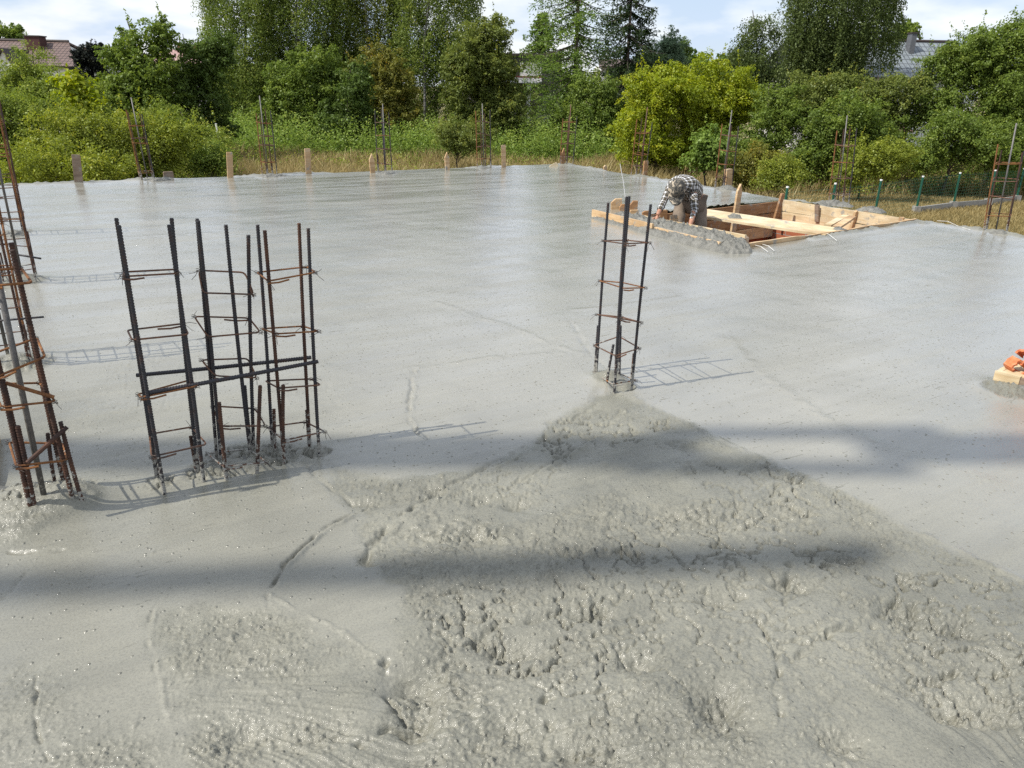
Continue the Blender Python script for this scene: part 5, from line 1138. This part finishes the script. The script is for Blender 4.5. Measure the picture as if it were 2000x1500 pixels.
mb=MB(); mb.tube([(rL[0],D,zr+.03),(rR[0],D,zr+.03)],.11,8); mb.build('ridge',dark,h)
c0=P3(57,100,D-1);c1=P3(80,72,D-1); ch=boxp('chimney',c0[0],c1[0],D-1.3,D-.4,c0[2]-.6,c1[2],chim,h); boxp('chimney_cap',c0[0]-.06,c1[0]+.06,D-1.36,D-.34,c1[2],c1[2]+.08,dark,ch)
dl=P3(-12,132,D-4.4);dr=P3(33,128,D-4.4);da=P3(4,95,D-4.4)
do=mesh('dormer',[(dl[0],D-4.4,ze-.4),(dr[0]-.25,D-4.4,ze-.4),(da[0],D-4.4,da[2]-.12),(dl[0],D-1,ze-.4),(dr[0]-.25,D-1,ze-.4),(da[0],D-1,da[2]-.12)],[(0,1,2),(5,4,3),(0,2,5,3),(1,4,5,2)],plaster,h)
for s_,e_ in ((-1,dl),(1,dr)): 
    mb=MB(); mb.plank((da[0],D-4.5,da[2]),(e_[0],D-4.5,e_[2]+.05),.14,.16,(0,1,0)); mb.plank((da[0],D-2.8,da[2]+.02),(e_[0],D-2.8,e_[2]+.07),3.4,.08,(0,0,1)); mb.build('dormer_roof',dark,h)
boxp('window',dl[0]+1.0,dr[0]-.9,D-3.06,D-3.0,ze-1.7,ze-.55,glass,h)
# pink-roof house with two chimneys
D=88; h=thing('pink_roof_house','distant house with pinkish hip roof and two brick chimneys','house',(XatY(378,D),D,-3))
tp_=tiles('pink_roof_tiles',(.42,.27,.24),(.3,.18,.16),2.5,2.2)
z0=zpx(380,125,D); zt=zpx(365,97,D); xa=XatY(330,D);xb=XatY(440,D); xr0=XatY(360,D); xr1=XatY(372,D)
quad_uv('roof',[(xa,D-4,z0),(xb,D-4,z0),(xr1,D,zt),(xr0,D,zt)],tp_,h); quad_uv('roof',[(xb,D+4,z0),(xa,D+4,z0),(xr0,D,zt+.01),(xr1,D,zt+.01)],tp_,h)
mesh('roof_end',[(xb,D-4,z0),(xb,D+4,z0),(xr1,D,zt+.02),(xb-.2,D-3.8,z0-.1)],[(0,1,2),(0,2,3)],tp_,h)
boxp('wall',xa+.5,xb-.5,D-3.5,D+3.5,-3,z0,plaster,h)
for x0_,x1_,y0_,y1_ in ((351,367,88,105),(379,387,89,108)):
    a=P3(x0_,y1_,D-.5);b=P3(x1_,y0_,D-.5); ch=boxp('chimney',a[0],b[0],D-.9,D-.1,a[2]-.8,b[2],redb,h); boxp('chimney_cap',a[0]-.06,b[0]+.06,D-.96,D-.04,b[2],b[2]+.08,dark,ch)
a=P3(357,66,D-.5); mb=MB(); mb.tube([(a[0],D-.5,zt),(a[0],D-.5,a[2])],.03,5); mb.build('antenna',dark,h)
D=80; h=thing('low_roof_house','sliver of a low brown-roofed house behind the blackish conifer','house',(XatY(220,D),D,-3))
z0=zpx(220,112,D);zt=zpx(220,98,D); xa=XatY(140,D);xb=XatY(255,D); quad_uv('roof',[(xa,D-4,z0),(xb,D-4,z0),(xb,D,zt),(xa,D,zt)],tb,h); quad_uv('roof',[(xb,D+4,z0),(xa,D+4,z0),(xa,D,zt+.01),(xb,D,zt+.01)],tb,h); boxp('wall',xa+.3,xb-.3,D-3.6,D+3.6,-3,z0,plaster,h)
a=P3(154,106,D-.4);b=P3(168,92,D-.4); boxp('chimney',a[0],b[0],D-.9,D-.1,a[2]-.5,b[2],redb,h)
# derelict grey house behind the larch
D=69; h=thing('derelict_house','grey rendered derelict house half hidden behind the larch and fruit tree','house',(XatY(1010,D),D,-3))
x0=XatY(880,D);x1=XatY(1089,D);zt=zpx(1040,110,D); boxp('wall',x0,x1,D,D+8,-3,zt,grey_pl,h)
xq=XatY(1052,D); boxp('upper_wall',XatY(1012,D),xq,D-.6,D,zpx(1040,149,D),zpx(1040,123,D),plaster,h)
q=boxp('porch_roof',XatY(985,D),XatY(1058,D),D-1.6,D+.01,zpx(1040,164,D),zpx(1040,161,D),dark,h)
mtr=simple('grey_sheet_roof',[(.30,.30,.30),(.4,.4,.39)],.5,2); mb=MB(); mb.plank((XatY(1020,D),D-1.75,zpx(1040,163,D)),(XatY(1020,D),D-.55,zpx(1040,152,D)),2.9,.05,(0,0,1)); mb.build('lean_to_roof',mtr,h)
boxp('red_fascia',XatY(985,D),xq+.05,D-.66,D-.602,zpx(1040,154,D),zpx(1040,149,D),simple('dark_red_paint',[(.2,.04,.05),(.26,.06,.07)],.6),h)
boxp('eave',x0-.2,x1+.2,D-.7,D+8.3,zt,zt+.18,dark,h)
boxp('column',XatY(1026,D-1.5),XatY(1033,D-1.5),D-1.6,D-1.35,-3,zpx(1040,163,D),plaster,h)
wn=boxp('window',XatY(1061,D),XatY(1074,D),D-.03,D-.002,zpx(1065,262,D),zpx(1065,231,D),glass,h)
fr=MB()
for xx in (1060.5,1067.5,1074.5): fr.box(XatY(xx,D)-.035,XatY(xx,D)+.035,D-.08,D-.031,zpx(1065,263,D),zpx(1065,230,D))
for zz in (262.5,250,230.5): fr.box(XatY(1060.5,D)-.034,XatY(1074.5,D)+.034,D-.078,D-.033,zpx(1065,zz,D)-.035,zpx(1065,zz,D)+.035)
fr.build('frame',plaster,wn)
# house with orange gable behind the spruce
D=92; h=thing('orange_gable_house','white house with bits of orange gable glimpsed between larch and spruce','house',(XatY(1190,D),D,-3))
boxp('wall',XatY(1165,D),XatY(1240,D),D,D+8,-3,zpx(1190,128,D),plaster,h); xa=XatY(1175,D);xb=XatY(1205,D)
mesh('gable',[(xa,D-.1,zpx(1190,170,D)),(xb,D-.1,zpx(1190,170,D)),((xa+xb)/2,D-.1,zpx(1190,140,D)),(xa,D-.002,zpx(1190,170,D)),(xb,D-.002,zpx(1190,170,D)),((xa+xb)/2,D-.002,zpx(1190,140,D))],[(0,1,2),(5,4,3),(0,2,5,3),(1,4,5,2),(0,3,4,1)],simple('orange_paint',[(.55,.2,.06),(.62,.26,.08)],.8),h)
quad_uv('roof',[(XatY(1160,D),D-.5,zpx(1190,130,D)),(XatY(1245,D),D-.5,zpx(1190,130,D)),(XatY(1240,D),D+4,zpx(1190,112,D)),(XatY(1165,D),D+4,zpx(1190,112,D))],tb,h)
# grey tiled roof house on the right
D=60; h=thing('grey_roof_house','house with blue-grey metal tile roof and tall slate chimney on the right','house',(XatY(1700,D),D,-3))
tg=tiles('grey_roof_tiles',(.19,.215,.23),(.08,.09,.10),3.0,1.6); zr=zpx(1680,79,D); ze=zpx(1680,150,D-4)
xa=XatY(1505,D);xb=XatY(1822,D); quad_uv('roof',[(xa-1.0,D-4.5,ze),(xb+1.0,D-4.5,ze),(xb,D,zr),(xa,D,zr)],tg,h); quad_uv('roof',[(xb+1,D+4.5,ze),(xa-1,D+4.5,ze),(xa,D,zr+.01),(xb,D,zr+.01)],tg,h)
boxp('wall',xa,xb,D-4,D+4,-3,ze,plaster,h); mb=MB(); mb.tube([(xa,D,zr+.04),(xb,D,zr+.04)],.1,8); mb.build('ridge',dark,h)
a=P3(1770,104,D-1.2);b=P3(1787,66,D-1.2); ch=boxp('chimney',a[0],b[0],D-1.6,D-.9,a[2]-.6,b[2],simple('slate_cladding',[(.08,.085,.095),(.12,.125,.135)],.6,8),h); boxp('chimney_cap',a[0]-.05,b[0]+.05,D-1.65,D-.85,b[2],b[2]+.07,dark,ch)
tree('broadleaf_tree','small distant tree rising behind the grey roof beside its chimney','tree',75,[(1765,72,18,22)],'green',leaf=.22,trunk=1765)
# brown shed and grey tarp in the thicket
D=44; h=thing('garden_shed','reddish brown shed glimpsed in the right thicket','shed',(XatY(1752,D),D,-3)); a=P3(1735,300,D);b=P3(1775,246,D); boxp('wall',a[0],b[0],D,D+2,-3,b[2]-.3,simple('brown_boards',[(.16,.07,.05),(.22,.10,.08)],.8),h)
mb=MB(); mb.plank(((a[0]+b[0])/2,D-.3,b[2]-.3),((a[0]+b[0])/2,D+2.2,b[2]+.2),b[0]-a[0]+.4,.06); mb.build('roof',simple('brown_felt',[(.12,.06,.05),(.16,.09,.07)],.9),h)
# ---------------------------------------------------------------- fence
green=simple('green_paint',[(.008,.075,.05),(.012,.10,.065)],.45,10); conc=simple('old_concrete',[(.22,.21,.19),(.34,.33,.30)],.9,5,.005,30); white=simple('white_cap',[(.7,.7,.7),(.8,.8,.8)],.5)
fn=thing('wire_fence','green wire mesh fence turning a corner behind the right slab edge','fence',(*G(1790,418,-3)[:2],-3))
K=G(1788,418,-3.0)
tops=[(1538,367),(1632,360),(1721,353),(1802,346),(1876,339),(1945,334),(1996,341)]
pp=[]
for k,(x_,y_) in enumerate(tops):
    q=G(x_,y_,-1.42) if k<4 else None
    if k>=4:
        bx_=[(1860,408),(1928,402),(1984,395)][k-4]; q=G(*bx_,-3.0)
    if k==3: q=K
    q=np.array([q[0],q[1],-3.0]); pp.append(q)
# first run: keep it straight towards the corner post
for k in range(3): pp[k]=np.array([pp[k][0],pp[k][1],-3])
for k,q in enumerate(pp):
    zt=P3(*tops[k],q[1])[2]; zt=min(max(zt,-1.7),-1.1) if k<6 else -1.5
    mb=MB(); mb.tube([q+np.array([0,0,-.05]),(q[0],q[1],zt)],.045,8); po=mb.build('post',green,fn,smooth=False)
    mb=MB(); mb.tube([(q[0],q[1],zt),(q[0],q[1],zt+.05)],.05,8); mb.build('post_cap',white,po)
    if k>=3:
        mb=MB(); mb.box(q[0]-.13,q[0]+.13,q[1]-.13,q[1]+.13,-3.02,-2.68); mb.build('footing',conc,fn)
for k in range(len(pp)-1):
    a=pp[k];b=pp[k+1]; mb=MB(); L_=np.linalg.norm(b-a); d=(b-a)/L_
    for z_ in np.arange(-2.75,-1.5,.13): mb.tube([a+np.array([0,0,3+z_]),b+np.array([0,0,3+z_])],.0035,3)
    for s_ in np.arange(.1,L_,.16): q=a+d*s_; mb.tube([q+np.array([0,0,.25]),q+np.array([0,0,1.5])],.003,3)
    mb.build('wire_mesh',green,fn)
    if k>=3: mb=MB(); mb.plank(a+d*.14+np.array([0,0,.14]),b-d*.14+np.array([0,0,.14]),.10,.28); mb.build('kerb_board',conc,fn)
a=pp[5]; b_=pp[6]; 
wp=root('white_post','thin white post standing in the weeds left of centre','post',425,40); mb=MB(); mb.tube([tuple(np.array(wp.location)),(wp.location[0]-.06,40,zpx(423,241,40))],.045,6); mb.build('pole',white,wp)
# ---------------------------------------------------------------- overhead pump boom that throws the soft shadow bands
el=math.radians(51.0); az=math.radians(23.5)
H=12.5; off=np.array([-math.cos(az),-math.sin(az)])*H/math.tan(el)
boom=thing('concrete_pump_boom','pump boom overhead, out of the frame, whose arms cast two soft shadow bands','pump boom',(-30,-9,-3))
red=simple('boom_paint',[(.45,.05,.03),(.5,.07,.04)],.4)
def sh(p): return np.array([p[0]+off[0],p[1]+off[1],H])
u1a,u1b=sh(G(-150,893)[:2]),sh(G(2300,874)[:2]); d1=(u1b-u1a)/np.linalg.norm(u1b-u1a)
k1=sh(G(1330,879)[:2]); k2=sh(G(1720,877)[:2])
mb=MB(); mb.plank(u1a-d1*9,k1,.27,.30); mb.build('boom_arm',red,boom)
mb=MB(); mb.plank(k2,u1b+d1*.5,.25,.30); mb.build('boom_arm',red,boom)
mb=MB(); mb.plank(sh(G(1260,852)[:2])+np.array([0,0,.1]),sh(G(1800,848)[:2])+np.array([0,0,.1]),.13,.14); mb.build('link_bar',dark,boom)
mb=MB(); mb.plank(sh(G(1260,902)[:2])-np.array([0,0,.1]),sh(G(1800,912)[:2])-np.array([0,0,.1]),.13,.14); mb.build('link_bar',dark,boom)
u2a,u2b=sh(G(-300,1158)[:2]),sh(G(1700,1078)[:2]); d2=(u2b-u2a)/np.linalg.norm(u2b-u2a)
mb=MB(); mb.plank(u2a-d2*9,u2b,.155,.16); mb.build('boom_arm',red,boom)
mb=MB(); ea=u1a-d1*9; eb=u2a-d2*9; mb.plank(ea-d1*.3+np.array([0,.5,0]),eb-d2*.3-np.array([0,.5,0]),.5,.5); mb.plank((ea+eb)/2,(-30,-9,2),.5,.6); mb.box(-32,-28,-10.5,-7.5,-3,2); mb.build('boom_base',red,boom)
# ---------------------------------------------------------------- sun, sky, camera
sd_=Vector((-math.cos(az)*math.cos(el),-math.sin(az)*math.cos(el),math.sin(el)))
sun=bpy.data.lights.new('sun','SUN'); sun.energy=4.6; sun.angle=math.radians(.55); sun.color=(1,.95,.87); so_=bpy.data.objects.new('sun',sun); link(so_); so_.rotation_euler=sd_.to_track_quat('Z','Y').to_euler()
w=bpy.data.worlds.new('World'); sc.world=w; w.use_nodes=True; nt=w.node_tree; L=nt.links.new; bg=nt.nodes['Background']; bg.inputs[1].default_value=.11
sky=N(nt,'ShaderNodeTexSky',sky_type='NISHITA',sun_disc=False,sun_elevation=el,sun_rotation=math.atan2(sd_.x,sd_.y),altitude=100,air_density=1.0,dust_density=.5)
tc=N(nt,'ShaderNodeTexCoord'); sx=N(nt,'ShaderNodeSeparateXYZ'); L(tc.outputs['Generated'],sx.inputs[0])
mz=N(nt,'ShaderNodeMath',operation='ADD'); L(sx.outputs[2],mz.inputs[0]); mz.inputs[1].default_value=.30
mzz=N(nt,'ShaderNodeMath',operation='MAXIMUM'); L(mz.outputs[0],mzz.inputs[0]); mzz.inputs[1].default_value=.05
dv1=N(nt,'ShaderNodeMath',operation='DIVIDE'); L(sx.outputs[0],dv1.inputs[0]); L(mzz.outputs[0],dv1.inputs[1])
dv2=N(nt,'ShaderNodeMath',operation='DIVIDE'); L(sx.outputs[1],dv2.inputs[0]); L(mzz.outputs[0],dv2.inputs[1])
cb=N(nt,'ShaderNodeCombineXYZ'); L(dv1.outputs[0],cb.inputs[0]); L(dv2.outputs[0],cb.inputs[1])
n1=N(nt,'ShaderNodeTexNoise',i_Scale=.85,i_Detail=8,i_Roughness=.56,i_Distortion=.3); L(cb.outputs[0],n1.inputs['Vector'])
rc=ramp(nt,[(.42,(.7,.7,.7)),(.62,(.98,.98,.98))]); L(n1.outputs['Fac'],rc.inputs[0])
n2=N(nt,'ShaderNodeTexNoise',i_Scale=2.6,i_Detail=7); L(cb.outputs[0],n2.inputs['Vector']); rc2=ramp(nt,[(.40,(4.9,5.9,7.7)),(.60,(8.3,8.4,8.6))]); L(n2.outputs['Fac'],rc2.inputs[0])
mx=N(nt,'ShaderNodeMix',data_type='RGBA'); L(rc.outputs[0],mx.inputs[0]); L(sky.outputs[0],mx.inputs[6]); L(rc2.outputs[0],mx.inputs[7]); L(mx.outputs[2],bg.inputs[0])
cam=bpy.data.cameras.new('camera'); co=bpy.data.objects.new('camera',cam); link(co); sc.camera=co
cam.sensor_width=36; cam.lens=36*FP/2000; cam.clip_start=.05; cam.clip_end=3000
X_=Vector((1,0,0)); U_=Vector((0,sp,cp)); Fw=Vector((0,cp,-sp)); Rr=X_*cr+U_*sr; Uu=-X_*sr+U_*cr
Mx=Matrix((Rr,Uu,-Fw)).transposed().to_4x4(); Mx.translation=Vector((0,0,HC)); co.matrix_world=Mx
sc.view_settings.view_transform='Standard'; sc.view_settings.look='None'; sc.view_settings.exposure=.27; sc.view_settings.gamma=1
sc.cycles.max_bounces=6; sc.cycles.diffuse_bounces=3; sc.cycles.transmission_bounces=4; sc.cycles.transparent_max_bounces=6; sc.cycles.use_denoising=False; sc.cycles.sample_clamp_indirect=6
print('done',round(time.time()-T0,1))
